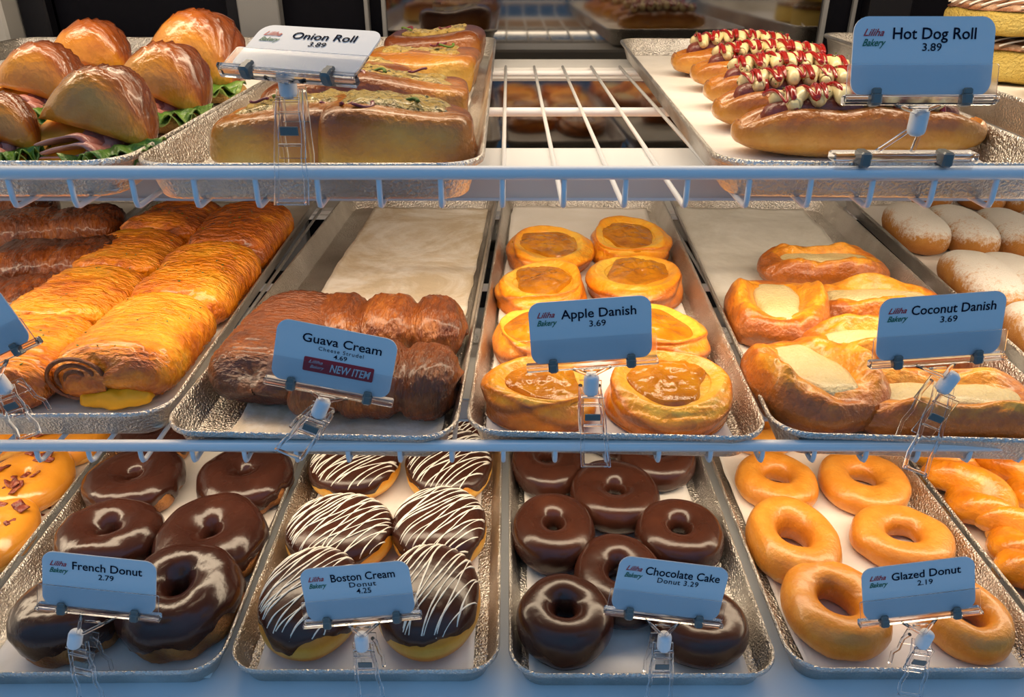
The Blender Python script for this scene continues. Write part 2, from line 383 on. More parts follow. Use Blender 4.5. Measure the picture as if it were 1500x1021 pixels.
def wire_shelf(z, rail_z, label):
    root = thing('wire_shelf', label, 'shelf', 'white wire shelves of the case', (0, 0, z))
    r = .0019; rz = rail_z - z
    MB().tube([(-.995, FRONT, rz), (.995, FRONT, rz)], .0046, 12).build('front_rail', M['rail'], root)
    MB().tube([(-.995, .866, -.0085), (.995, .866, -.0085)], .0048, 12).build('cross_bar', M['rail'], root)
    MB().tube([(-.995, 1.13, -.006), (.995, 1.13, -.006)], .0040, 12).build('back_rail', M['rail'], root)
    pts = [(0, 1.165, -r), (0, .56, -r), (0, .515, -r), (0, .506, -r), (0, .5025, -r + .0012), (0, .5012, -r + .005), (0, FRONT - .0004, rz)]
    base = MB().tube(pts, r, 8).build('wire', M['rail'], root)
    base.location = (-.004 - .96, 0, 0)
    for k in range(-23, 25):
        c = base.copy(); C.objects.link(c); c.parent = root; c.location = (-.004 + .04 * k, 0, 0)
    return root


wire_shelf(ZT, .4345, 'white wire shelf at the top, carrying sandwiches and hot dog rolls')
wire_shelf(ZM, .2230, 'white wire shelf in the middle, carrying strudels and danish')


def light_bar(z, label):
    root = thing('light_bar', label, 'light', 'light bars under the shelves', (0, .64, z))
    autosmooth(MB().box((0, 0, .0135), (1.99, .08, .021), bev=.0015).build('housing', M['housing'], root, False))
    MB().box((0, .0, .0015), (1.96, .05, .003)).build('cover', M['diffuser'], root, False)
    autosmooth(MB().box((0, 0, .0246), (1.99, .078, .0010)).build('top_plate', M['case'], root, False))
    autosmooth(MB().box((0, -.0405, .0036), (1.99, .001, .0022)).build('edge_strip', M['case'], root, False))


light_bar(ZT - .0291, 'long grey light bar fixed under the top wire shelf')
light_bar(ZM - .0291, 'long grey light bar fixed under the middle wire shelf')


# ------------------------------------------------------------------ sheet pans and their paper
def rrect(w, l, r, n=8):
    r = max(r, .001); pts = []
    for cx_, cy_, a0 in ((w / 2 - r, -l / 2 + r, -PI / 2), (w / 2 - r, l / 2 - r, 0), (-w / 2 + r, l / 2 - r, PI / 2), (-w / 2 + r, -l / 2 + r, PI)):
        for k in range(n + 1):
            a = a0 + PI / 2 * k / n
            pts.append((cx_ + r * math.cos(a), cy_ + r * math.sin(a)))
    # long edges get a few extra points through linear fill
    return np.array(pts)


TR = 0.027
trays = {}


def tray(key, z, fl, fr, bl, length, label, hgt=TR, rad=.030, group='aluminium sheet pans'):
    """fl, fr front corners (x, y) of the rim; bl: a point far along the left rim"""
    fl = np.array(fl); fr = np.array(fr); bl = np.array(bl)
    W = float(np.linalg.norm(fr - fl)); d = bl - fl; ang = math.atan2(d[0], d[1])
    front = (fl + fr) / 2
    c = front + np.array([math.sin(ang), math.cos(ang)]) * length / 2
    root = thing('sheet_pan', label, 'tray', group, (c[0], c[1], z), -ang)
    prof = [(.0125, .0014), (.0110, .0020), (.0052, hgt - .006), (.0040, hgt - .0026), (.0030, hgt - .0008), (.0018, hgt), (.0006, hgt - .0006), (0, hgt - .0024), (.0006, hgt - .0046), (.0022, hgt - .0056), (.0036, hgt - .0050), (.0052, hgt - .0075), (.0112, .0016), (.0130, 0)]
    V = []; n = 0
    for ins, zz in prof:
        ring = rrect(W - 2 * ins, length - 2 * ins, rad - ins, 8); n = len(ring)
        V.append(np.column_stack([ring, np.full(n, zz)]))
    V = np.concatenate(V); F = [list(f)[::-1] for f in quads(len(prof), n, False, True)]
    F = [f[::-1] for f in F]
    F.append(list(range(n))); F.append(list(range((len(prof) - 1) * n, len(prof) * n))[::-1])
    mesh('pan', V, F, M['pan'], root)
    autosmooth(root.children[0], 60)
    trays[key] = dict(c=c, ang=-ang, z=z, zb=z + .0022, W=W, L=length, front=front)
    return root


def sheet_paper(key, mat, label, x0=-1, x1=1, y0=-1, y1=1, seed=0, group=None):
    """paper lying on the pan floor; x0..x1, y0..y1 as shares of the floor's half width and length"""
    T = trays[key]; hw = T['W'] / 2 - .0135; hl = T['L'] / 2 - .0135
    nu, nv = 34, 90
    U, V = np.meshgrid(np.linspace(x0 * hw, x1 * hw, nu), np.linspace(y0 * hl, y1 * hl, nv), indexing='ij')
    q = np.stack([U, V, 0 * U], -1)
    Z = .0010 + .0007 * (fbm(q * 22, seed, 3) + 1)
    edge = np.minimum(np.minimum(U - x0 * hw, x1 * hw - U), np.minimum(V - y0 * hl, y1 * hl - V))
    Z = Z + .0015 * np.exp(-edge / .006) * (vnoise(q * 30, seed + 9) + 1)
    U = U + .0012 * vnoise(q * 40, seed + 4) * np.exp(-edge / .01)
    top = np.stack([U, V, Z + .0016], -1).reshape(-1, 3)
    o = mesh('parchment', top, quads(nu, nv, False, False), mat, loc=(T['c'][0], T['c'][1], T['z']), rot=(0, 0, T['ang']))
    tag(o, label, 'paper', group or 'parchment sheets in the pans')
    sm = o.modifiers.new('thickness', 'SOLIDIFY'); sm.thickness = .0003
    return o


zr = ZM + TR
tray('M1', ZM, (-.745, .525), (-.513, .525), (-.755, 1.08), .66, 'sheet pan of dark brown pastries at the left end of the middle shelf')
tray('M2', ZM, (-.505, .525), (-.271, .525), (-.512, 1.08), .66, 'sheet pan of orange glazed strudels on the middle shelf')
tray('M3', ZM, (-.269, .497), (-.040, .497), (-.245, 1.08), .66, 'sheet pan, mostly empty, holding brown guava strudels on the middle shelf')
tray('M4', ZM, (-.0345, .497), (.199, .497), (-.010, 1.08), .66, 'sheet pan of apple danish in the centre of the middle shelf')
tray('M5', ZM, (.2025, .493), (.440, .493), (.233, 1.08), .66, 'sheet pan of coconut danish on the middle shelf')
tray('M6', ZM, (.4575, .505), (.700, .505), (.493, 1.08), .66, 'sheet pan of sugar dusted long buns at the right end of the middle shelf')
tray('L1', ZD, (-.722, .462), (-.485, .462), (-.728, 1.0), .66, 'sheet pan of bacon topped doughnuts at the left end of the bottom deck')
tray('L2', ZD, (-.477, .456), (-.243, .456), (-.483, 1.0), .66, 'sheet pan of chocolate French doughnuts on the bottom deck')
tray('L3', ZD, (-.2395, .458), (-.0075, .458), (-.239, 1.0), .66, 'sheet pan of striped Boston cream doughnuts on the bottom deck')
tray('L4', ZD, (.000, .454), (.229, .454), (.000, 1.0), .66, 'sheet pan of chocolate cake doughnuts on the bottom deck')
tray('L5', ZD, (.238, .460), (.468, .460), (.237, 1.0), .66, 'sheet pan of plain glazed doughnuts on the bottom deck')
tray('L6', ZD, (.474, .47), (.706, .47), (.4715, 1.0), .66, 'sheet pan of orange twists at the right end of the bottom deck')
tray('T1', ZT, (-.735, .508), (-.252, .508), (-.735, 1.2), .76, 'wide sheet pan of croissant sandwiches on the top shelf')
tray('T2', ZT, (-.248, .502), (-.016, .502), (-.250, 1.2), .77, 'sheet pan of onion rolls on the top shelf')
tray('T3', ZT, (.136, .505), (.372, .505), (.164, 1.25), .745, 'sheet pan of hot dog rolls on the top shelf')
tray('T4', ZT, (.436, .55), (.690, .55), (.466, 1.2), .72, 'sheet pan of iced cinnamon cakes at the right end of the top shelf', hgt=.033)

sheet_paper('M1', M['greypaper'], 'stained parchment under the dark brown pastries', seed=1)
sheet_paper('M2', M['greypaper'], 'grey translucent parchment under the orange strudels', -.78, 1, seed=2)
sheet_paper('M3', M['greasy'], 'bare greasy cream parchment with crumbs behind the guava strudels', -.72, .97, seed=3)
sheet_paper('M4', M['paper'], 'white parchment under the apple danish', -1, .93, seed=4)
sheet_paper('M5', M['greypaper'], 'creased grey parchment under the coconut danish', -1, .80, seed=5)
sheet_paper('M6', M['paper'], 'parchment under the sugar dusted buns', seed=6)
sheet_paper('L1', M['paper'], 'parchment under the bacon doughnuts, sprinkled with bacon crumbs', seed=7)
sheet_paper('L2', M['paper'], 'white parchment under the French doughnuts', -.92, 1, seed=8)
sheet_paper('L3', M['paper'], 'white parchment under the Boston cream doughnuts', -.93, .90, seed=9)
sheet_paper('L4', M['paper'], 'white parchment under the chocolate cake doughnuts', -.95, .92, seed=10)
sheet_paper('L5', M['paper'], 'pinkish white parchment under the glazed doughnuts', -.93, .93, seed=11)
sheet_paper('L6', M['paper'], 'parchment under the orange twists', seed=12)
sheet_paper('T1', M['paper'], 'white parchment under the croissant sandwiches', seed=13)
sheet_paper('T2', M['paper'], 'white parchment under the onion rolls', -.9, .9, seed=14)
sheet_paper('T3', M['paper'], 'white parchment under the hot dog rolls', -.95, .95, seed=15)
sheet_paper('T4', M['paper'], 'parchment under the cinnamon cakes', seed=16)


def rest(key): return trays[key]['z'] + .0036


# ------------------------------------------------------------------ pastry shapes
def torus_pts(th, ph, R, a, b, off, seed, lump=.0012, twist=0.0, freq=28):
    """point on a plump ring; ph=0 outer equator, pi/2 top, pi inner"""
    c, s = np.cos(ph), np.sin(ph)
    e = .82
    cc = np.sign(c) * np.abs(c) ** e; ss = np.sign(s) * np.abs(s) ** e
    bb = np.where(s < 0, b * .78, b)
    r = R + (a + off) * cc; z = (bb + off) * ss
    if twist: 
        k = twist * np.sin(9 * th + 2.2 * ph); r = r + k * c; z = z + k * s
    V = np.stack([r * np.cos(th), r * np.sin(th), z], -1)
    return jitter(V, lump, freq, seed)


def ring_body(name, R, a, b, sx, sy, seed, mat, parent, bakef, lump=.0012, twist=0.0, nu=56, nv=28, shear=(0, 0)):
    th = np.linspace(0, 2 * PI, nu, endpoint=False); ph = np.linspace(-PI, PI, nv, endpoint=False)
    T, H = np.meshgrid(th, ph, indexing='ij')
    V = torus_pts(T, H, R, a, b, 0, seed, lump, twist)
    V[..., 2] += b * .78; V[..., 0] *= sx; V[..., 1] *= sy
    V[..., 2] = np.maximum(V[..., 2], .0)
    V[..., 0] += shear[0] * V[..., 2]; V[..., 1] += shear[1] * V[..., 2]
    return mesh(name, V, quads(nu, nv, True, True), mat, parent, bake=bakef(T, H, V))


def ring_icing(name, R, a, b, sx, sy, seed, mat, parent, lo=-.35, inner=.9, wave=.25, thick=.0016, lump=.0012, twist=0.0, nu=96, nv=26, drips=0):
    rng = random.Random(seed)
    th = np.linspace(0, 2 * PI, nu, endpoint=False)
    cir = np.stack([np.cos(th), np.sin(th), 0 * th], -1)
    start = lo - wave * fbm(cir * 2.6, seed + 40, 3)
    for _ in range(drips):
        t0 = rng.uniform(0, 2 * PI); d = np.angle(np.exp(1j * (th - t0)))
        start = start - rng.uniform(.3, .6) * np.exp(-(d / .10) ** 2)
    start = np.maximum(start, -1.15)
    s = np.linspace(0, 1, nv)
    H = start[:, None] + (PI * inner + .55 - start)[:, None] * s[None, :]
    T = np.broadcast_to(th[:, None], H.shape)
    off = thick * np.minimum(1, np.minimum(s * 9, (1 - s) * 9))[None, :] - .0006
    edge = np.exp(-(s / .09) ** 2)[None, :] * .0007
    V = torus_pts(T, H, R, a, b, off + edge, seed, lump, twist)
    V = V + 0
    V[..., 2] += b * .78; V[..., 0] *= sx; V[..., 1] *= sy
    V[..., 2] = np.maximum(V[..., 2], .0006)
    bake = .5 + .3 * fbm(V * 40, seed, 2)
    return mesh(name, V, quads(nu, nv, True, False), mat, parent, bake=bake)


def place(name, key, bb, h, label, cat, group, yaw=0.0, lift=0.0):
    x, y, W, D = box_fit(*bb, h, rest(key) + lift)
    y = max(y, trays[key]['front'][1] + .0175 + D / 2)
    root = thing(name, label, cat, group, (x, y, rest(key) + lift), yaw)
    return root, W, D


def glazed_donut(key, bb, label, seed, h=.030, hole=.30, yaw=0, sx=1, sy=1):
    root, W, D = place('glazed_doughnut', key, bb, h, label, 'doughnut', 'plain glazed doughnuts', yaw)
    Ro = W / 2; a = Ro * (1 - hole) / 2; R = Ro - a; b = h / 1.78
    k = D / W
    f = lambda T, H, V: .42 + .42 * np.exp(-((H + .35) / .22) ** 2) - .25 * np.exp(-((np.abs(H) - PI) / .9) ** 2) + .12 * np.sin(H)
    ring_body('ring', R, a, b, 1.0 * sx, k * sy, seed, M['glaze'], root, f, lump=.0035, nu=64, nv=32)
    return root


def choc_donut(key, bb, label, seed, h=.032, hole=.20, yaw=0):
    root, W, D = place('chocolate_doughnut', key, bb, h, label, 'doughnut', 'chocolate cake doughnuts', yaw)
    Ro = W / 2; a = Ro * (1 - hole) / 2; R = Ro - a; b = h / 1.78; k = D / W
    ring_body('cake', R, a * .985, b * .97, 1, k, seed, M['cake'], root, lambda T, H, V: .5 + 0 * T, lump=.0018, nu=56, nv=28)
    ring_icing('icing', R, a, b, 1, k, seed, M['choc'], root, lo=-.42, wave=.22, thick=.0017, lump=.0018)
    return root


def french_donut(key, bb, label, seed, h=.040, hole=.17, yaw=0, drips=3):
    root, W, D = place('french_doughnut', key, bb, h, label, 'doughnut', 'chocolate iced French doughnuts', yaw)
    Ro = W / 2; a = Ro * (1 - hole) / 2; R = Ro - a; b = h / 1.78; k = D / W
    ring_body('cruller', R, a * .96, b * .97, 1, k, seed, M['cruller'], root, lambda T, H, V: .45 + .4 * np.sin(9 * T + 2.2 * H), lump=.0034, twist=.0012)
    ring_icing('icing', R, a, b, 1, k, seed, M['chocfudge'], root, lo=.06, wave=.50, thick=.0030, lump=.0034, twist=.0, drips=drips)
    return root


def dome_z(x, y, rx, ry, zc, hz, p=2.6):
    q = np.clip((np.abs(x / rx) ** p + np.abs(y / ry) ** p), 0, 1)
    return zc + hz * (1 - q) ** (1 / 2.2)


def boston_donut(key, bb, label, seed, h=.044, yaw=0, sang=.9):
    root, W, D = place('boston_doughnut', key, bb, h, label, 'doughnut', 'striped Boston cream doughnuts', yaw)
    rx, ry = W / 2, D / 2; zc = h * .42; hz = h - zc
    rng = random.Random(seed)
    # bun
    nu, nv = 64, 26
    th = np.linspace(0, 2 * PI, nu, endpoint=False); ph = np.linspace(-PI / 2, PI / 2, nv); T, H = np.meshgrid(th, ph, indexing='ij')
    c = np.cos(H) ** .55; s = np.sign(H) * np.abs(np.sin(H)) ** .8
    V = np.stack([rx * c * np.cos(T), ry * c * np.sin(T), np.where(H < 0, zc + zc * s, zc + (hz - .001) * s)], -1)
    V = jitter(V, .0014, 30, seed); V[..., 2] = np.maximum(V[..., 2], 0)
    bk = .25 + .65 * np.exp(-((V[..., 2] - zc * .95) / (h * .11)) ** 2)
    mesh('bun', V, quads(nu, nv, True, False), M['bun'], root, bake=bk)
    # icing cap
    nu, nv = 90, 22
    th = np.linspace(0, 2 * PI, nu, endpoint=False)
    cir = np.stack([np.cos(th), np.sin(th), 0 * th], -1)
    low = .16 - .36 * fbm(cir * 2.2, seed + 3, 3)
    for _ in range(2):
        d = np.angle(np.exp(1j * (th - rng.uniform(0, 2 * PI)))); low = low - .35 * np.exp(-(d / .16) ** 2)
    s_ = np.linspace(0, 1, nv)
    H = low[:, None] + (PI / 2 - low)[:, None] * s_[None, :]; T = np.broadcast_to(th[:, None], H.shape)
    off = .0013 * np.minimum(1, s_ * 10)[None, :] - .0003 + .0005 * np.exp(-(s_ / .07) ** 2)[None, :]
    c = np.cos(H) ** .55; s = np.sign(H) * np.abs(np.sin(H)) ** .8
    V = np.stack([(rx + off) * c * np.cos(T), (ry + off) * c * np.sin(T), np.where(H < 0, zc + zc * s, zc + (hz - .001 + off) * s)], -1)
    V = jitter(V, .0014, 30, seed); V[..., 2] = np.maximum(V[..., 2], .0008)
    ic = mesh('icing', V, quads(nu, nv, True, False), M['choc'], root, bake=.45 + .3 * fbm(V * 40, seed, 2))
    # white stripes piped to and fro
    mb = MB(); n = rng.randint(22, 25); ca, sa = math.cos(sang), math.sin(sang)
    Rm = max(rx, ry)
    for k in range(n):
        o_ = (-1 + 2 * (k + .5) / n) * Rm * .98; dr = rng.uniform(-.16, .16) + (.10 if k % 2 else -.10); bend = rng.uniform(-.006, .006)
        t_ = np.linspace(-1, 1, 40) * Rm * 1.05
        px = t_ * math.cos(sang + dr) - o_ * math.sin(sang + dr); py = t_ * math.sin(sang + dr) + o_ * math.cos(sang + dr)
        px = px + bend * (t_ / Rm) ** 2; q = np.sqrt((px / rx) ** 2 + (py / ry) ** 2)
        keep = q < rng.uniform(.955, .995)
        if keep.sum() < 6: continue
        px, py, q = px[keep], py[keep], q[keep]
        m_ = np.arccos(np.clip(q, 0, .999) ** (1 / .55)); zz = zc + (hz - .001) * np.abs(np.sin(m_)) ** .8 + .0012
        pts = jitter(np.stack([px, py, zz], -1), .0014, 30, seed)
        pts[:, 2] += .0004
        rr = .00075 + .0005 * vnoise(pts * 160, seed + k)
        rr[-3:] *= 1.5
        mb.tube(pts, np.maximum(rr, .0005), 6, flat=.75)
    d = mb.build('drizzle', M['drizzle'], ic)
    return root


def maple_donut(key, bb, label, seed, h=.036, yaw=0, bits=9):
    root, W, D = place('bacon_doughnut', key, bb, h, label, 'doughnut', 'maple and bacon doughnuts', yaw)
    Ro = W / 2; a = Ro * .46; R = Ro - a; b = h / 1.78; k = D / W
    ring_body('ring', R, a * .97, b * .96, 1, k, seed, M['bun'], root, lambda T, H, V: .5 + .35 * np.exp(-((H + .2) / .3) ** 2), lump=.0022)
    ic = ring_icing('icing', R, a, b, 1, k, seed, M['maple'], root, lo=-.30, wave=.45, thick=.0020, lump=.0022, drips=2)
    rng = random.Random(seed)
    for i in range(bits):
        t0 = rng.uniform(0, 2 * PI); rr = R + rng.uniform(-.6, .5) * a
        x, y = rr * math.cos(t0), rr * math.sin(t0) * k
        f = abs((rr - R) / a); z = b * .78 + b * (max(0, 1 - f ** 2.4)) ** .5 + .0022
        lx, ly = rng.uniform(.010, .022), rng.uniform(.006, .012)
        U, Vv = np.meshgrid(np.linspace(-1, 1, 7), np.linspace(-1, 1, 5), indexing='ij')
        cv = rng.uniform(-.003, .004)
        top = np.stack([U * lx / 2, Vv * ly / 2, cv * (U ** 2) + .0012 * np.sin(U * 4 + i)], -1); top = jitter(top, .0012, 180, seed + i)
        o = mesh('bacon_bit', top, quads(7, 5, False, False), M['bacon'], ic, bake=.5 + .5 * vnoise(top * 200, i), loc=(x, y, z), rot=(rng.uniform(-.35, .35), rng.uniform(-.35, .35), rng.uniform(0, 6)))
        o.modifiers.new('thickness', 'SOLIDIFY').thickness = .0016
    return root


def danish(key, bb, label, seed, h=.034, yaw=0.0, fill=(.0, .03)):
    root, W, D = place('apple_danish', key, bb, h, label, 'pastry', 'apple danish', 0)
    rx, ry = W / 2, D / 2; rng = random.Random(seed)
    nr = 60
    prof = smoothpath([(.02, .02), (.64, .0), (.90, .05), (1.0, .25), (.985, .46), (.92, .66), (.82, .82), (.74, .90), (.67, .90), (.61, .86), (.54, .78), (.02, .74)], nr)
    nu = 128; th = np.linspace(0, 2 * PI, nu, endpoint=False)
    T, I = np.meshgrid(th, np.arange(nr), indexing='ij')
    r = prof[I, 0]; z = prof[I, 1]
    rim = np.exp(-((r - .80) / .20) ** 2) * (z > .2)
    t0 = seed * 1.7
    # a dough strip lapped round the rim: its edge wanders from the inside to the outside
    sA = I / (nr - 1)
    edge = .50 + .15 * np.sin(T - t0) + .03 * np.sin(3 * T + seed); step = np.tanh((sA - edge) * 34)
    edge2 = .40 + .12 * np.sin(2 * T + t0 * .7); step2 = np.tanh((sA - edge2) * 34)
    win = np.clip((sA - .20) / .06, 0, 1) * np.clip((.76 - sA) / .08, 0, 1)
    z = z + .10 * rim * np.sin(T + seed) + win * (.050 * step + .035 * step2)
    rr = r * (1 + win * (.050 * step + .030 * step2)) * (1 + .035 * np.sin(2 * T + seed) + .03 * np.sin(3 * T + 1.7 * seed))
    cr_ = np.stack([np.cos(T) * 1.5 + r * 3, np.sin(T) * 1.5 - r * 2, r * 9 + .8 * np.sin(2 * T + seed)], -1)
    crease = 1 - np.abs(vnoise(cr_, seed + 8)) * 2.4; crease = np.clip(crease, -.6, 1)
    V = np.stack([rx * rr * np.cos(T), ry * rr * np.sin(T), h * np.maximum(z, 0)], -1)
    V = jitter(V, .0022, 32, seed)
    outer = np.clip((r - .6) * 4, 0, 1) * (z > .12)
    V[..., 2] -= outer * .0016 * np.clip(crease, 0, 1); V[..., 2] = np.maximum(V[..., 2], 0)
    fold = fbm(cr_ * 1.6, seed + 5, 3)
    bake = .28 + .10 * (r > .80) + .50 * np.clip((.75 - prof[I, 1]) * 1.7, 0, 1) * (r > .80) + .40 * np.exp(-((sA - edge - .035) / .030) ** 2) * win + .34 * np.exp(-((sA - edge2 - .035) / .030) ** 2) * win + .26 * fold * outer + .10 * np.sin(T + seed) - .12 * (r < .72)
    mesh('dough', V, quads(nu, nr, True, False), M['danish'], root, bake=bake)
    nu, nv = 64, 22
    th = np.linspace(0, 2 * PI, nu, endpoint=False); s = np.linspace(0, 1, nv); T, S = np.meshgrid(th, s, indexing='ij')
    q = .66 * S * (1 + .13 * np.sin(2 * T + seed * 1.3) + .12 * np.sin(3 * T + seed))
    fx, fy = fill
    V = np.stack([rx * (q * np.cos(T) + fx * (1 - S * .3)), ry * (q * np.sin(T) + fy * (1 - S * .3)), h * (.94 - .06 * S ** 2)], -1)
    V = V + np.array([0, 0, 1.0]) * (.0045 * fbm(V * 95, seed + 2, 3) * (1 - S ** 4) + .002 * (1 - S))[..., None]
    V[:, -1, 2] -= .004
    mesh('apple_filling', V, quads(nu, nv, True, False), M['apple'], root, bake=.45 + .5 * fbm(V * 60, seed, 2))
    return root


def coco_danish(name, key, c, L_, W_, yaw, label, seed, h=.036, lift=0.0):
    """c: pixel of the middle of the pastry; L_ along its channel"""
    p = P(c[0], c[1], rest(key) + h * .6 + lift)
    root = thing(name, label, 'pastry', 'coconut danish', (p[0], p[1], rest(key) + lift), yaw)
    nu, nv = 110, 44
    prof = smoothpath([(.02, .02), (.60, .0), (.90, .10), (1.0, .42), (.94, .72), (.82, .97), (.68, 1.0), (.54, .86), (.40, .66), (.15, .60), (.02, .60)], nv)
    th = np.linspace(0, 2 * PI, nu, endpoint=False); T, I = np.meshgrid(th, np.arange(nv), indexing='ij')
    r = prof[I, 0]; z = prof[I, 1]
    e = .72; cx_ = np.sign(np.cos(T)) * np.abs(np.cos(T)) ** e; cy_ = np.sign(np.sin(T)) * np.abs(np.sin(T)) ** e
    # keep the lips parallel: the width grows from the rim inward less than the length
    endz = np.abs(np.cos(T)) ** 3
    lip = np.exp(-((r - .74) / .22) ** 2) * (z > .35)
    z = z - .28 * lip * endz + .10 * lip * np.sin(2.0 * np.cos(T) * 2.6 + seed) * (1 - endz)
    wob = 1 + .05 * np.sin(4 * np.cos(T) + seed) * np.abs(np.sin(T)) + .04 * np.sin(3 * T + seed)
    V = np.stack([L_ / 2 * r * cx_, W_ / 2 * r * cy_ * wob, h * np.maximum(z, 0)], -1)
    V = jitter(V, .0026, 34, seed)
    cr_ = np.stack([np.cos(T) * 3.2, np.sin(T) * 1.5, r * 7 + .8 * np.sin(2 * T + seed)], -1)
    fold = fbm(cr_ * 1.5, seed + 8, 3); crease = np.clip(1 - np.abs(vnoise(cr_, seed + 3)) * 2.4, 0, 1)
    V[..., 2] -= np.clip((r - .45) * 4, 0, 1) * (z > .12) * .0028 * crease; V[..., 2] = np.maximum(V[..., 2], 0)
    bake = .30 + .42 * np.clip((r - .72) / .28, 0, 1) * (z < .95) + .34 * lip * fold + .18 * lip * endz
    mesh('dough', V, quads(nu, nv, True, False), M['coco'], root, bake=bake)
    nu, nv = 60, 10
    th = np.linspace(0, 2 * PI, nu, endpoint=False); s = np.linspace(0, 1, nv); T, S = np.meshgrid(th, s, indexing='ij')
    cx_ = np.sign(np.cos(T)) * np.abs(np.cos(T)) ** .6; cy_ = np.sign(np.sin(T)) * np.abs(np.sin(T)) ** .6
    endc = np.clip((np.abs(S * cx_) - .72) / .28, 0, 1) ** 2
    V = np.stack([L_ / 2 * .80 * S * cx_, W_ / 2 * .46 * S * cy_ * (1 + .10 * np.sin(5 * cx_ + seed)), h * (.82 - .10 * S ** 3) + 0 * T], -1)
    V[..., 2] += .0010 * fbm(V * 90, seed, 2); V[..., 2] -= h * .22 * endc; V[:, -1, 2] -= .010
    mesh('custard', V, quads(nu, nv, True, False), M['custard'], root, bake=.6 + .4 * fbm(V * 60, seed, 2))
    return root


def log_pastry(name, loc, L_, W_, H_, yaw, label, cat, group, mat, seed, lobes=1, ridges=14, ramp=(.45, .3), tilt=0.0, amp=.0016, pinch=.10, endroll=.30):
    """a rolled puff pastry lying along its own y axis"""
    root = thing(name, label, cat, group, loc, yaw)
    nu, nv = 72, 76
    s = np.linspace(-1, 1, nu); th = np.linspace(0, 2 * PI, nv, endpoint=False); S, T = np.meshgrid(s, th, indexing='ij')
    # ends: rounded off
    w_ = (1 - np.abs(S) ** 7) ** (endroll)
    ce = np.sign(np.cos(T)) * np.abs(np.cos(T)) ** .75; se = np.sign(np.sin(T)) * np.abs(np.sin(T)) ** .80
    lobe = 1.0
    if lobes > 1:
        ph = (S + 1) / 2 * lobes; d = np.abs(ph - np.round(ph)); inside = (np.round(ph) > 0) & (np.round(ph) < lobes)
        lobe = 1 - pinch * np.exp(-(d / .13) ** 2) * inside
    x = W_ / 2 * ce * w_ * (1 + .04 * np.sin(3 * S + seed)) * (.5 + .5 * lobe)
    z = H_ / 2 * se * (.35 + .65 * w_) * lobe
    z = np.where(se < 0, z * .9, z)
    y = L_ / 2 * np.sign(S) * np.abs(S) ** .92 + .004 * np.sin(2 * T + seed) * np.abs(S)
    V = np.stack([x, y, z + H_ / 2 * .9], -1)
    V = jitter(V, .0034, 22, seed)
    wv = 1.1 * fbm(np.stack([S * 2.4, np.cos(T) * 1.2, np.sin(T) * 1.2], -1), seed + 2, 3)
    lay = ridges * (S + .35 * np.sin(T * 1.0 + seed) * .4) + 2.2 * wv
    saw = (lay - np.floor(lay))
    g = amp * (saw ** 2 - .4)
    nrm = np.stack([ce, 0 * ce, se], -1); nrm /= np.linalg.norm(nrm, axis=-1)[..., None] + 1e-9
    V = V + nrm * g[..., None]
    V[..., 2] = np.maximum(V[..., 2], 0)
    if tilt: V[..., 2] += np.maximum(0, tilt * (S + 1) * .5)
    lev = V[..., 2] / H_
    bake = ramp[0] + ramp[1] * wv + .16 * (saw - .5) + .25 * np.clip(np.abs(S) - .8, 0, 1) * 3 + .25 * np.clip(.45 - lev, 0, 1)
    mesh('crust', V, quads(nu, nv, False, True).tolist() + [list(range(nv))[::-1], list(range((nu - 1) * nv, nu * nv))], mat, root, bake=bake)
    return root


def flecks(root, n, seed, W_, L_, zf, mat):
    """fine herb flakes scattered over a crust"""
    rng = random.Random(seed); mb = MB()
    for i in range(n):
        x, y = rng.uniform(-.40, .40) * W_, rng.uniform(-.40, .40) * L_
        z = zf(x, y); a = rng.uniform(0, PI); l = rng.uniform(.0010, .0022); ca, sa = math.cos(a) * l, math.sin(a) * l
        mb.add([(x - ca, y - sa, z), (x + sa * .4, y - ca * .4, z + .0006), (x + ca, y + sa, z + .0003), (x - sa * .4, y + ca * .4, z + .0004), (x, y, z - .001)], [[0, 1, 2, 3], [0, 4, 1], [1, 4, 2], [2, 4, 3], [3, 4, 0]])
    o = mb.build('herb_flakes', mat, root, False); o['kind'] = 'stuff'
    return o


def super_bun(name, a, b, h, ez, exy, mat, parent, seed, bakef, lump=.002, freq=24, nu=80, nv=40, post=None, flat=.8):
    th = np.linspace(0, 2 * PI, nu, endpoint=False); ph = np.linspace(-PI / 2 + .02, PI / 2 - .02, nv); T, H = np.meshgrid(th, ph, indexing='ij')
    sp_ = lambda q, e: np.sign(q) * np.abs(q) ** e
    V = np.stack([a * sp_(np.cos(T), exy) * np.cos(H) ** ez, b * sp_(np.sin(T), exy) * np.cos(H) ** ez, h / 2 * sp_(np.sin(H), ez)], -1)
    V[..., 2] = np.where(V[..., 2] < 0, V[..., 2] * flat, V[..., 2]) + h / 2 * flat
    if post is not None: V = post(V, T, H)
    V = jitter(V, lump, freq, seed); V[..., 2] = np.maximum(V[..., 2], 0)
    F = quads(nu, nv, True, False).tolist() + [[i * nv for i in range(nu)][::-1], [i * nv + nv - 1 for i in range(nu)]]
    return mesh(name, V, F, mat, parent, bake=bakef(V, T, H))


# ------------------------------------------------------------------ bottom deck
def along(lst, f):
    for i, a in enumerate(lst): f(i, a)


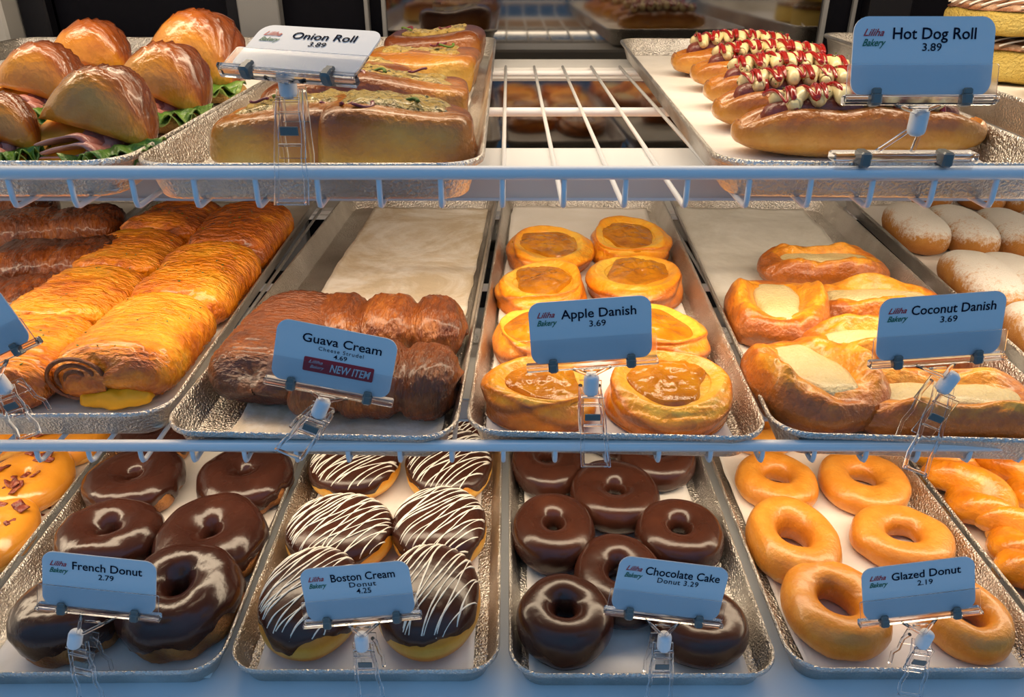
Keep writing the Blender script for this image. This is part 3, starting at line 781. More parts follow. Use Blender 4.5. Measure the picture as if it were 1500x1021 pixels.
GL = [((1079, 666, 1194, 746), 'glazed doughnut at the back left of its pan, in front of the half hidden ones', .30),
      ((1201, 662, 1328, 750), 'glazed doughnut at the back right of its pan, wide and tilted', .30),
      ((1098, 734, 1225, 853), 'tall glazed doughnut in the middle left of its pan, beside the chocolate doughnuts', .33),
      ((1248, 743, 1394, 833), 'flat oval glazed doughnut just behind the Glazed Donut sign', .30),
      ((1153, 833, 1302, 969), 'misshapen glazed doughnut with a bulging back, at the front left of its pan', .34),
      ((1357, 858, 1479, 965), 'glazed doughnut at the front right, partly hidden by the Glazed Donut sign', .34)]
for i, (bb, lb, ho) in enumerate(GL):
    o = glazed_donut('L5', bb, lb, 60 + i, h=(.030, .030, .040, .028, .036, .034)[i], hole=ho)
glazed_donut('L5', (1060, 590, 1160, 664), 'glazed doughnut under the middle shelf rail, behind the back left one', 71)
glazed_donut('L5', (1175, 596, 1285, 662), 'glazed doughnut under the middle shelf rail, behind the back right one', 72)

CH = [((750, 636, 854, 724), 'chocolate cake doughnut at the far left of its pan, cut off by the shelf rail'),
      ((905, 632, 1017, 712), 'chocolate cake doughnut at the far right of its pan, cut off by the shelf rail'),
      ((836, 679, 964, 774), 'chocolate cake doughnut with a plugged hole, between the two back rows'),
      ((751, 730, 871, 832), 'chocolate cake doughnut at the left edge, middle row of its pan'),
      ((932, 737, 1058, 832), 'chocolate cake doughnut with a wide cracked hole, right of the middle'),
      ((842, 789, 971, 911), 'chocolate cake doughnut half hidden behind the Chocolate Cake sign'),
      ((759, 860, 897, 976), 'dark chocolate cake doughnut at the front left of its pan'),
      ((956, 872, 1095, 974), 'dark chocolate cake doughnut at the front right, below the Chocolate Cake sign')]
for i, (bb, lb) in enumerate(CH):
    choc_donut('L4', bb, lb, 20 + i, hole=(.20, .2, .19, .20, .23, .26, .22, .24)[i], h=(.034, .034, .036, .040, .036, .036, .042, .036)[i])
choc_donut('L4', (848, 585, 950, 666), 'chocolate cake doughnut barely showing under the shelf rail, behind the plugged one', 29)

FR = [((129, 662, 264, 757), 'chocolate iced French doughnut at the back left of its pan'),
      ((295, 658, 427, 752), 'chocolate iced French doughnut at the back right, next to the Boston creams'),
      ((87, 742, 239, 842), 'long chocolate iced French doughnut directly behind the French Donut sign'),
      ((233, 732, 386, 862), 'chocolate iced French doughnut with dripping right side, middle right of its pan'),
      ((14, 862, 172, 980), 'dark French doughnut at the front left, under the French Donut sign'),
      ((168, 827, 340, 978), 'big tilted French doughnut with an open hole, at the front right of its pan')]
for i, (bb, lb) in enumerate(FR):
    french_donut('L2', bb, lb, 40 + i, h=(.040, .040, .042, .048, .048, .055)[i], hole=(.17, .15, .17, .15, .15, .20)[i])
french_donut('L2', (175, 600, 285, 684), 'chocolate iced French doughnut under the middle shelf rail, left of the two', 48)

BO = [((455, 632, 587, 728), 'Boston cream doughnut at the back left with a bare yellow side', .75),
      ((595, 628, 721, 732), 'Boston cream doughnut at the back right of its pan', .8),
      ((420, 726, 577, 834), 'Boston cream doughnut at the middle left, finely striped', .85),
      ((575, 716, 713, 830), 'Boston cream doughnut at the middle right, near the pan edge', .75),
      ((377, 822, 528, 972), 'large Boston cream doughnut at the front left, behind the sign', .9),
      ((548, 822, 703, 975), 'Boston cream doughnut at the front right with long white runs down its side', 1.15)]
for i, (bb, lb, sa) in enumerate(BO):
    boston_donut('L3', bb, lb, 80 + i, sang=sa, h=(.042, .044, .046, .048, .052, .056)[i])
boston_donut('L3', (632, 585, 728, 660), 'Boston cream doughnut peeping out above the middle shelf rail', 88, sang=.7)

MP = [((-15, 660, 101, 754), 'maple iced doughnut with many bacon pieces, dripping onto the parchment', 12),
      ((-60, 734, 46, 842), 'maple iced doughnut cut off by the left picture edge, front of its pan', 8),
      ((55, 602, 162, 681), 'bacon topped maple doughnut seen through the shelf wires, beside the chocolate ones', 9),
      ((-50, 600, 52, 672), 'bacon topped maple doughnut seen through the shelf wires at the left picture edge', 8)]
for i, (bb, lb, nb) in enumerate(MP):
    maple_donut('L1', bb, lb, 100 + i, bits=nb, h=.036)
rng = random.Random(5)
for i, (u, v) in enumerate([(90, 735), (62, 755), (45, 778), (60, 772), (72, 745), (42, 768), (20, 850)]):
    p = P(u, v, rest('L1')); V = np.array([(rng.uniform(-1, 1), rng.uniform(-1, 1), rng.uniform(0, 1)) for _ in range(9)]) * np.array([.003, .0022, .0018])
    bm = bmesh.new(); [bm.verts.new(q) for q in V]; bmesh.ops.convex_hull(bm, input=bm.verts)
    for vv in [q for q in bm.verts if not q.link_faces]: bm.verts.remove(vv)
    me = bpy.data.meshes.new('bacon_crumb'); bm.to_mesh(me); bm.free(); me.materials.append(M['bacon'])
    o = bpy.data.objects.new('bacon_crumb', me); C.objects.link(o); o.location = p
    tag(o, 'tiny red brown bacon crumb fallen on the parchment beside the maple doughnuts', 'crumb', 'bacon crumbs on the parchment')


def twist_roll(key, c, L_, W_, H_, yaw, label, seed):
    p = P(c[0], c[1], rest(key) + H_ * .5)
    root = thing('twist_pastry', label, 'pastry', 'orange twists', (p[0], p[1], rest(key)), yaw)
    for k in (0, 1):
        n = 60; s = np.linspace(-1, 1, n); ph = s * 3.3 + k * PI + seed
        taper = np.clip(1 - np.abs(s) ** 4, 0.03, 1) ** .6
        off = W_ * .24 * taper
        pts = np.stack([off * np.cos(ph), L_ / 2 * s, H_ * .46 + H_ * .20 * np.sin(ph) * taper], -1)
        nn = 20; th = np.linspace(0, 2 * PI, nn, endpoint=False)
        S, T = np.meshgrid(np.arange(n), th, indexing='ij')
        r_ = (W_ * .31) * taper[S]; 
        V = np.stack([pts[S, 0] + r_ * np.cos(T), pts[S, 1] + 0 * T, pts[S, 2] + r_ * .95 * np.sin(T)], -1)
        V = jitter(V, .0025, 26, seed + k); V[..., 2] = np.maximum(V[..., 2], 0)
        bake = .38 + .35 * fbm(V * 26, seed + k, 2) + .18 * np.sin(T)
        mesh('strand', V, quads(n, nn, False, True).tolist() + [list(range(nn)), list(range((n - 1) * nn, n * nn))[::-1]], M['twist'], root, bake=bake)
    return root


twist_roll('L6', (1424, 722), .135, .070, .046, .10, 'plump orange twist in front of the shelf rail, lying against the left pan wall', 1.0)
twist_roll('L6', (1490, 690), .135, .068, .046, .05, 'pale orange twist cut off by the picture edge beside the plump one', 2.2)
twist_roll('L6', (1506, 800), .120, .070, .042, .15, 'yellow twist nearer the front at the right picture edge', 3.1)
twist_roll('L6', (1372, 650), .130, .066, .046, .05, 'orange twist behind, seen just under the middle shelf rail', 4.0)
twist_roll('L6', (1532, 848), .110, .070, .040, .15, 'yellow twist lowest at the right picture edge', 5.1)

# ------------------------------------------------------------------ middle shelf
DA = [((735, 335, 870, 400), 'apple danish at the back left of its pan', (.0, .05)),
      ((857, 323, 983, 387), 'apple danish at the back right, farthest from the glass', (-.06, .06)),
      ((727, 388, 866, 460), 'apple danish in the second row on the left with a peaked filling', (-.05, .10)),
      ((859, 375, 1005, 450), 'apple danish in the second row on the right with a small filling', (.05, .16)),
      ((718, 452, 845, 540), 'apple danish in the third row on the left, half behind the sign', (.0, .05)),
      ((878, 447, 1039, 535), 'apple danish in the third row on the right, half behind the sign', (-.10, .05)),
      ((704, 530, 884, 624), 'apple danish at the front left of its pan with a broad filling', (.06, .06)),
      ((879, 523, 1081, 632), 'large browned apple danish at the front right of its pan', (-.05, .16))]
for i, (bb, lb, fl) in enumerate(DA):
    danish('M4', bb, lb, 200 + i, h=(.027, .027, .031, .029, .029, .029, .032, .034)[i], fill=fl)

coco_danish('coconut_danish', 'M5', (1207, 384), .150, .072, -.03, 'coconut danish farthest back in its pan, lying crosswise', 301)
coco_danish('coconut_danish', 'M5', (1285, 440), .150, .078, -.05, 'coconut danish lying crosswise behind the sign, second from the back', 303)
coco_danish('coconut_danish', 'M5', (1300, 503), .165, .078, -.03, 'coconut danish lying crosswise directly beneath the Coconut Danish sign card', 305)
coco_danish('coconut_danish', 'M5', (1387, 585), .170, .082, -.04, 'long coconut danish at the front right, behind the clip of its sign', 306)
coco_danish('coconut_danish', 'M5', (1137, 447), .125, .100, 1.38, 'broad browned coconut danish turned lengthwise at the left, beside the second row', 302, h=.044)
coco_danish('coconut_danish', 'M5', (1190, 548), .125, .104, 1.85, 'broad dark coconut danish turned lengthwise at the front left corner', 304, h=.048)

zb = rest('M2')
zf = lambda W_, L_, H_: (lambda x, y: H_ * (.45 + .50 * (1 - min(1, abs(x / (W_ / 2)) ** 2.6)) ** .45))
ST = [(-.336, .640, .135, .104, .056, 'glazed orange strudel at the front right of its pan, cut end showing yellow filling', .30),
      (-.333, .785, .145, .102, .056, 'glazed orange strudel in the middle of the right column', .36),
      (-.333, .935, .150, .104, .058, 'browned strudel at the back of the right column', .52),
      (-.441, .620, .125, .108, .046, 'glazed orange strudel at the front left, behind the sign clip', .46),
      (-.442, .742, .125, .108, .048, 'bright orange strudel second from the front in the left column', .26),
      (-.441, .866, .120, .106, .048, 'orange strudel third from the front in the left column', .36),
      (-.436, .990, .120, .106, .050, 'brown strudel at the back of the left column', .60)]
for i, (x, y, L_, W_, H_, lb, rm) in enumerate(ST):
    o = log_pastry('orange_strudel', (x, y, zb), L_, W_, H_, (-.02, .0, .02, .06, -.05, .05, -.02)[i], lb, 'pastry', 'orange glazed strudels', M['strudel'], 400 + i, ridges=(9, 9, 7, 5, 4, 4, 5)[i], ramp=(rm, .40), amp=.0024, endroll=.34)
    flecks(o, 26, 410 + i, W_, L_, zf(W_, L_, H_), M['herb'])
    if i == 0:
        V = super_bun('filling', .030, .016, .020, .6, .7, M['yolk'], o, 421, lambda V, T, H: .5 + 0 * T, lump=.004, freq=60); V.location = (.004, -.060, .001)
        for k, rr in enumerate((.022, .015, .008)):
            a = np.linspace(0, 2 * PI, 40); pts = np.stack([-.026 + rr * 1.1 * np.cos(a), -.0665 + 0 * a, .028 + rr * .85 * np.sin(a)], -1)
            MB().tube(pts[:-1], .0020, 6, closed=True).build('swirl', M['guava'], o)

zb = rest('M3')
log_pastry('guava_strudel', (-.205, .640, zb), .150, .092, .056, -.10, 'brown guava strudel lying lengthwise at the left, cut end to the front', 'pastry', 'brown guava strudels', M['guava'], 501, ridges=10, ramp=(.50, .32), amp=.0024)
log_pastry('guava_strudel', (-.114, .678, zb), .142, .086, .056, PI / 2 - .04, 'brown guava strudel with three lobes lying crosswise, behind the New Item sign', 'pastry', 'brown guava strudels', M['guava'], 502, lobes=3, ridges=5, ramp=(.42, .34), pinch=.30)
log_pastry('guava_strudel', (-.112, .577, zb), .138, .080, .056, PI / 2 - .03, 'brown guava strudel with three lobes lying crosswise at the front right of its pan', 'pastry', 'brown guava strudels', M['guava'], 503, lobes=3, ridges=5, ramp=(.52, .32), pinch=.26)

zb = rest('M1')
for i, (u, v, L_, W_, H_, yw, lb) in enumerate([
        (85, 326, .150, .086, .052, PI / 2 + .15, 'dark brown puff pastry at the back, top piece of the left end pan'),
        (92, 376, .140, .090, .050, PI / 2 + .1, 'dark brown puff pastry with jam oozing out beside the pan wall'),
        (10, 432, .130, .085, .045, PI / 2 + .2, 'dark brown puff pastry behind the cut off sign at the left picture edge'),
        (0, 300, .140, .100, .052, PI / 2, 'dark brown puff pastry under the top shelf at the left picture edge')]):
    p = P(u, v, zb + H_ * .6)
    o = log_pastry('dark_pastry', (p[0], p[1], zb), L_, W_, H_, yw, lb, 'pastry', 'dark brown puff pastries', M['darkpuff'], 520 + i, lobes=2, ridges=6, ramp=(.50, .40), pinch=.12, amp=.0024)
    if i in (1, 2):
        super_bun('jam', .012, .016, .018, .7, .8, M['jam'], o, 530 + i, lambda V, T, H: .5 + 0 * T, lump=.004, freq=70).location = (-.012, -L_ / 2 + .004, .006)

zb = rest('M6')


def long_bun(u, v, L_, W_, H_, yaw, label, seed):
    p = P(u, v, zb + H_ * .55)
    p[0] = max(p[0], .4575 + (p[1] + L_ / 2 - .505) * .0617 + .010 + W_ / 2)
    root = thing('sugared_bun', label, 'pastry', 'sugar dusted long buns', (p[0], p[1], zb), yaw)
    def bk(V, T, H): return np.clip((V[..., 2] / H_ - .25) * 1.0, 0, .72) + .10 * fbm(V * 30, seed, 2)
    super_bun('dough', W_ / 2, L_ / 2, H_, .75, .85, M['sugar'], root, seed, bk, lump=.0028, freq=22)


LB = [(1327, 327, 'sugar dusted bun at the back left of its pan, beside the pan wall'),
      (1397, 331, 'sugar dusted bun second from the left in the back row'),
      (1466, 335, 'sugar dusted bun third from the left in the back row'),
      (1414, 404, 'bright sugar dusted bun at the left of the middle row'),
      (1482, 408, 'sugar dusted bun second in the middle row, at the picture edge'),
      (1506, 490, 'sugar dusted bun in the front row, right of the Coconut Danish sign'),
      (1340, 268, 'sugar dusted bun mostly hidden behind the light bar, leftmost'),
      (1412, 272, 'sugar dusted bun mostly hidden behind the light bar, second'),
      (1478, 280, 'sugar dusted bun mostly hidden behind the light bar, third')]
for i, (u, v, lb) in enumerate(LB):
    long_bun(u + 13, v, .140, .062, .050, -.04 + .03 * math.sin(i * 2.1), lb, 600 + i)

# ------------------------------------------------------------------ top shelf
OR = [((462, 152, 698, 236), 'onion roll at the front right of its pan, glossy brown with a pale green side', .30, .10),
      ((500, 104, 706, 190), 'onion roll second from the front in the right column', .48, .06),
      ((548, 64, 710, 142), 'onion roll third from the front with a pale open swirl', .12, -.05),
      ((586, 38, 724, 100), 'onion roll farthest back on the right, orange brown', .62, -.08),
      ((228, 146, 466, 236), 'onion roll at the front left, behind the clip of the sign', .25, -.06),
      ((312, 114, 540, 180), 'onion roll second from the front in the left column, below the sign card', .42, .04),
      ((340, 86, 520, 146), 'onion roll third in the left column, hidden behind the Onion Roll sign', .3, .02)]
for i, (bb, lb, rm, yw) in enumerate(OR):
    hh = (.050, .054, .054, .054, .048, .050, .046)[i]
    x, y, W, D = box_fit(*bb, hh, rest('T2'))
    D = min(max(D, .075), .100)
    x = float(np.clip(x, -.22 + W / 2, -.034 - W / 2)) if i >= 1 else x
    root = thing('onion_roll', lb, 'bread roll', 'onion rolls', (x, y, rest('T2')), yw)
    sd = 700 + i

    def bk(V, T, H, rm=rm, sd=sd, hh=hh):
        side = V[..., 0] / .055
        lowpale = np.clip(.55 - V[..., 2] / hh + .35 * vnoise(V * 14, sd + 4), 0, 1)
        zz = V[..., 2] / hh; sg = (-1) ** sd
        return rm + .06 + .30 * np.exp(-((zz - .86) / .20) ** 2) + .30 * np.clip(sg * V[..., 0] / .05, 0, 1) - .75 * lowpale * np.exp(-((V[..., 0] + .016 * sg) / .036) ** 2) + .26 * vnoise(V * 26, sd + 9) + .12 * fbm(V * 24, sd, 2)

    def post(V, T, H):
        V = V.copy(); a_ = V[..., 2] / hh
        V[..., 1] += .010 * a_ * (1 if i < 4 else .6)
        V[..., 2] *= 1 + .10 * np.sin(V[..., 0] * 38 + sd)
        V[..., 0] *= 1 + .05 * np.sin(a_ * 4 + sd)
        return V
    super_bun('dough', W / 2, D / 2, hh, .40, .46, M['onion'], root, sd, bk, lump=.0045, freq=18, post=post)
    # topping: a curved bed of baked onion on the crown
    nu, nv = 44, 26
    U, Vv = np.meshgrid(np.linspace(-1, 1, nu), np.linspace(-1, 1, nv), indexing='ij')
    q = 1 + .18 * fbm(np.stack([U * 2, Vv * 2, 0 * U], -1), sd, 2)
    X_ = U * W * .40 * q; Y_ = Vv * D * .34 * q + .011
    zt = hh * .90 * (1 + .10 * np.sin(X_ * 38 + sd)) * (1 - .10 * (np.abs(U) ** 4) - .09 * np.abs(Vv) ** 4)
    edge = np.clip(1 - np.maximum(np.abs(U), np.abs(Vv)), 0, .25) / .25
    V = np.stack([X_, Y_, zt - .006 + .0085 * edge + .0030 * fbm(np.stack([X_, Y_, 0 * X_], -1) * 130, sd, 3) * edge], -1)
    mesh('onion_topping', V, quads(nu, nv, False, False), M['onionfill'], root, bake=.5 + .4 * fbm(V * 70, sd, 2))
    rg = random.Random(sd)
    for k in range(3):
        mb = MB(); cx_, cy_ = rg.uniform(-.3, .3) * W, rg.uniform(-.25, .2) * D
        a = np.linspace(0, 2.4, 10) + rg.uniform(0, 6); r_ = rg.uniform(.006, .010)
        mb.tube(np.stack([cx_ + r_ * np.cos(a), cy_ + r_ * .7 * np.sin(a), hh * .90 + .0030 + .0015 * np.sin(a * 2)], -1), .0016, 6, flat=.7)
        mb.build('onion_shred', M['purple'] if k != 1 else M['herb'], root)


def hot_dog(c, L_, W_, H_, yaw, label, seed, lift=0):
    p = P(c[0], c[1], rest('T3') + H_ * .5)
    root = thing('hot_dog_roll', label, 'bread roll', 'hot dog rolls', (p[0], p[1], rest('T3')), yaw)
    rng = random.Random(seed)

    def post(V, T, H):
        groove = np.exp(-((V[..., 1]) / .010) ** 2) * (np.abs(V[..., 0]) < L_ * .47)
        V = V.copy(); V[..., 2] -= np.where(V[..., 2] > H_ * .55, .010 * groove, 0)
        seam = np.sin(V[..., 0] / L_ * 22 + 1.5 * np.sin(T) + seed); V[..., 2] += .0010 * seam * (V[..., 2] > .01)
        return V
    super_bun('bun', L_ / 2, W_ / 2, H_, .75, .72, M['hotbun'], root, seed, lambda V, T, H: .34 + .50 * np.clip(V[..., 2] / H_ - .30, 0, 1) * 1.5 + .15 * fbm(V * 20, seed, 2), lump=.0030, freq=18, nu=100, post=post)
    # sausage lying in the slit
    n = 40; s = np.linspace(-1, 1, n); ls = L_ * .78
    rr = .0105 * np.sqrt(np.clip(1 - np.abs(s) ** 10, .02, 1))
    MB().tube(np.stack([s * ls / 2, .0012 * np.sin(s * 4), H_ * .80 - .006 * s ** 2 + 0 * s], -1), rr, 14).build('sausage', M['sausage'], root)
    # mayonnaise piped in a snug zigzag
    n = 260; t_ = np.linspace(0, 1, n); x = (t_ - .5) * ls * .88 
    ph = t_ * 2 * PI * 7.5
    x = x + .0026 * np.sin(ph * 2 + 1)
    y = .0125 * np.sin(ph); z = H_ * .80 + .0128 - .006 * ((t_ - .5) * 2) ** 2 - .0045 * np.sin(ph) ** 2 + .001 * np.sin(t_ * 60)
    MB().tube(np.stack([x, y, z], -1), .0054 + .0012 * np.sin(ph * 2 + .5), 10).build('mayonnaise', M['mayo'], root)
    n = 300; t_ = np.linspace(0, 1, n); x = (t_ - .5) * ls * .92; ph = t_ * 2 * PI * (10.5 + seed % 3) + seed
    amp = .0155 + .003 * np.sin(t_ * 23 + seed)
    y = amp * np.sin(ph); z = H_ * .80 + .0190 - .006 * ((t_ - .5) * 2) ** 2 - .0065 * np.sin(ph) ** 2
    k = MB().tube(np.stack([x + .003 * np.cos(ph * .5), y, z], -1), .0017 + .0008 * np.sin(ph * .7 + 2), 6)
    for _ in range(3):
        xx = rng.uniform(-.4, .4) * ls; k.tube([(xx, -.010, H_ * .80 + .009), (xx + .001, -.0145, H_ * .80 + .001), (xx + .001, -.0185, H_ * .80 - .008)], [.0022, .0024, .0028], 8)
    k.build('ketchup', M['ketchup'], root)
    mb = MB()
    for _ in range(40):
        xx, yy = rng.uniform(-.45, .45) * ls, rng.uniform(-.010, .010); zz = H_ * .80 + .0185 - .004 * (abs(yy) / .01); l = .0012; a = rng.uniform(0, PI)
        ca, sa = math.cos(a) * l, math.sin(a) * l
        mb.add([(xx - ca, yy - sa, zz), (xx + sa * .4, yy - ca * .4, zz + .0006), (xx + ca, yy + sa, zz), (xx - sa * .4, yy + ca * .4, zz + .0004), (xx, yy, zz - .001)], [[0, 1, 2, 3], [0, 4, 1], [1, 4, 2], [2, 4, 3], [3, 4, 0]])
    o = mb.build('herb_flakes', M['herb'], root, False); o['kind'] = 'stuff'


HD = [((1256, 184), .196, 'hot dog roll at the front, right across the pan behind the sign clip', 0.0),
      ((1175, 152), .160, 'hot dog roll second from the front', .06),
      ((1150, 126), .160, 'hot dog roll in the middle of the five', .05),
      ((1120, 103), .165, 'hot dog roll fourth from the front', .04),
      ((1080, 84), .165, 'hot dog roll at the back of the pan, pale yellow at its left end', .02)]
for i, (c_, L_, lb, yw) in enumerate(HD):
    hot_dog(c_, L_, .062, .043, yw - .03, lb, 800 + i)


def sandwich(bb, label, seed, yaw=0.0, tilt=.40, fill=True):
    u0, v0, u1, v1 = bb; zb_ = rest('T1')
    uc, vb = (u0 + u1) / 2, v1
    p = P(uc, (v0 + v1) / 2, zb_ + .040)
    dep = p[1] * math.cos(PITCH) - (p[2] - CAMZ) * math.sin(PITCH); W = (u1 - u0) * dep / FPX
    root = thing('croissant_sandwich', label, 'sandwich', 'croissant sandwiches', (p[0], p[1], zb_), yaw)
    W *= 1.04; D = W * .84; hh = W * .50
    super_bun('bottom_half', W * .47, D * .46, .020, .7, .85, M['crumb'], root, seed + 1, lambda V, T, H: .4 + .3 * fbm(V * 30, seed, 2), lump=.002)
    # the rolled top: tips at both ends, creases running from tip to tip over the crown
    nu, nv = 80, 72
    u = np.linspace(-1, 1, nu); ps = np.linspace(-.30, PI + .50, nv); U, S_ = np.meshgrid(u, ps, indexing='ij')
    q = .10 * vnoise(np.stack([U * 2.0, S_ * 1.3, 0 * U + seed], -1), seed) + .16 * U
    rr = np.clip(1 - np.abs(U) ** 2.1, .002, 1) ** .68
    lay = (S_ / PI + q) * 9.0 + .35; st = lay - np.floor(lay)
    fade = np.clip((S_ - .55) / .7, 0, 1); fade = fade * fade * (3 - 2 * fade)
    big = np.tanh((S_ / PI + q - .40) * 16)
    rr = rr * (1 + .065 * (st ** 2 - .4) * fade - .030 * big * np.clip((2.2 - S_), 0, 1))
    x = W / 2 * U + .004 * np.sin(S_)
    y = -D / 2 * rr * np.cos(S_) * (1 + .10 * np.sin(S_)) - .012 * U ** 2; zz = np.where(np.sin(S_) < 0, hh * .35, hh) * rr * np.sin(S_) + hh * .22 - .010 * np.abs(U) ** 2.5
    V = jitter(np.stack([x, y, zz], -1), .0022, 26, seed)
    bake = .34 + .60 * np.clip((S_ - .58) / .8, 0, 1) * np.clip((PI + .1 - S_) / .8, 0, 1) + .14 * (st - .5) * fade + .18 * fbm(V * 26, seed, 2) - .12 * (np.abs(U) > .8)
    tp = mesh('top_half', V, quads(nu, nv, False, False).tolist() + [[i_ * nv for i_ in range(nu)][::-1] + [i_ * nv + nv - 1 for i_ in range(nu)]], M['croissant'], root, bake=bake)
    tp.location = (0, .008, .024); tp.rotation_euler = (-.12 - tilt * .15, .24, 0)
    if fill:
        rg = random.Random(seed)
        # cheese slice
        U, Vv = np.meshgrid(np.linspace(-1, 1, 12), np.linspace(-1, 1, 8), indexing='ij')
        cz = MB(); V = np.stack([-.016 + U * W * .30, -D * .16 + Vv * D * .50, .030 - .012 * (Vv < 0) * Vv ** 2 + .002 * np.sin(U * 3)], -1)
        o = mesh('cheese', V, quads(12, 8, False, False), M['cheese'], root); o.modifiers.new('thickness', 'SOLIDIFY').thickness = .0026; o.rotation_euler = (.22, 0, .15)
        # ham in a soft fold
        for k in range(2):
            n = 34; a = np.linspace(0, 1, n)
            prof = smoothpath([(-.46, .000), (-.2, .002), (.12, .004), (.30, .010), (.22, .017), (.0, .014), (-.22, .010)], n)
            yv = np.linspace(-1, 1, 10); A, B = np.meshgrid(np.arange(n), yv, indexing='ij')
            V = np.stack([prof[A, 0] * W * .9 - .004, -D * .20 + B * D * .40, .014 + prof[A, 1] * (.9 + .12 * np.sin(B * 5)) + .0012 * np.sin(B * 7 + A * .3) + k * .0014], -1)
            o = mesh('ham', V, quads(n, 10, False, False), M['ham'], root, bake=.5 + .5 * np.sin(A * .25 + k), loc=(k * .006, -k * .004, -k * .006)); o.modifiers.new('thickness', 'SOLIDIFY').thickness = .0014
        # ruffled lettuce at the right
        for k in range(2):
            nu, nv = 36, 9
            U, Vv = np.meshgrid(np.linspace(0, 1, nu), np.linspace(0, 1, nv), indexing='ij')
            ang = -1.9 + U * 1.9 + k * .3; rr = (.012 + .024 * Vv) * (W / .075)
            x = W * .22 + rr * np.cos(ang); y = -D * .22 + rr * np.sin(ang)
            z = .018 + k * .004 + .0055 * Vv ** 1.5 * np.sin(U * 24 + k * 2 + 2 * Vv) - .006 * Vv * k * .3
            V = jitter(np.stack([x, y, z], -1), .0030, 90, seed + k)
            V[..., 2] = np.maximum(V[..., 2], .001)
            mesh('lettuce', V, quads(nu, nv, False, False), M['lettuce'], root, bake=.25 + .55 * Vv + .2 * np.sin(U * 24)).modifiers.new('thickness', 'SOLIDIFY').thickness = .0007
    return root


SW = [((56, 108, 216, 222), 'croissant sandwich at the front with cheese, ham and lettuce spilling out', .45, -.15),
      ((-70, 122, 40, 225), 'croissant sandwich cut off by the left picture edge, front row', .35, .1),
      ((-12, 76, 114, 158), 'croissant sandwich at the left in the second row', .35, -.1),
      ((70, 45, 184, 116), 'croissant sandwich at the back left, below the black door', .30, -.1),
      ((165, 70, 299, 172), 'croissant sandwich beside the onion rolls, lettuce at its lower edge', .40, -.30),
      ((208, 42, 356, 134), 'croissant sandwich at the back right, ham and cheese showing at its side', .35, -.45)]
for i, (bb, lb, tl, yw) in enumerate(SW):
    sandwich(bb, lb, 900 + i, yw, tl)

# iced cinnamon cakes at the right end of the top shelf


def cinnamon(p, R_, h, label, seed):
    root = thing('cinnamon_cake', label, 'cake', 'iced cinnamon cakes', p, 0)
    super_bun('cake', R_, R_, h, .45, 1.0, M['cinn'], root, seed, lambda V, T, H: .35 + .5 * np.exp(-((V[..., 2] - h * .45) / (h * .3)) ** 2), lump=.003, freq=30)
    nu, nv = 90, 34; U, S = np.meshgrid(np.linspace(0, 2 * PI, nu, endpoint=False), np.linspace(0.01, 1, nv), indexing='ij')
    r_ = R_ * .98 * S; sw = np.sin(S * 20 - U)
    V = np.stack([r_ * np.cos(U), r_ * np.sin(U), h * .90 + .004 * (1 - S ** 3) + .0020 * sw * (1 - S ** 4) - .006 * S ** 8], -1)
    V = jitter(V, .002, 40, seed)
    tp = mesh('swirl_top', V, quads(nu, nv, True, False), M['cinntop'], root, bake=.45 + .35 * sw + .3 * fbm(V * 60, seed, 2))
    mb = MB(); rg = random.Random(seed)
    for k in range(9):
        o_ = -R_ * .8 + k * R_ * .2; t_ = np.linspace(-1, 1, 24) * math.sqrt(max(.0001, R_ * R_ * .9 - o_ * o_))
        q = np.sqrt(t_ ** 2 + o_ ** 2) / R_
        mb.tube(np.stack([t_, o_ + .006 * np.sin(t_ * 60 + k), h * .90 + .0058 * (1 - q ** 3) - .005 * q ** 8 + .0012], -1), .0018, 6, flat=.6)
    mb.build('icing', M['drizzle'], tp)


zT4 = rest('T4')
for i, (x, y, z, R_, h_, lb) in enumerate([(.622, 1.015, zT4, .076, .050, 'iced cinnamon cake under another one in the right end pan, yellow side showing'),
                                          (.612, 1.020, zT4 + .0525, .080, .038, 'iced cinnamon cake on top of the stack at the upper right corner'),
                                          (.614, .868, zT4, .056, .046, 'brown cinnamon cake nearest the front in the right end pan')]):
    cinnamon((x, y, z), R_, h_, lb, 950 + i)
p = P(1232, 52, ZT + .03)
U, Vv = np.meshgrid(np.linspace(-1, 1, 10), np.linspace(-1, 1, 10), indexing='ij')
o = mesh('paper_scrap', jitter(np.stack([.030 * U, .022 * Vv, .014 + .012 * U * Vv + .004 * np.sin(3 * U)], -1), .003, 40, 3), quads(10, 10, False, False), M['paper'], loc=(p[0] + .035, p[1] - .05, zT4))
o.modifiers.new('thickness', 'SOLIDIFY').thickness = .0004
tag(o, 'crumpled white paper corner in the far end of the right end pan', 'paper')
o = super_bun('crumb', .010, .007, .012, .8, .9, M['yolk'], None, 33, lambda V, T, H: .5 + 0 * T, lump=.003, freq=90, nu=24, nv=12); o.location = (p[0] + .012, p[1] - .01, zT4 - .002)
tag(o, 'yellow crumb beside the crumpled paper in the right end pan', 'crumb')


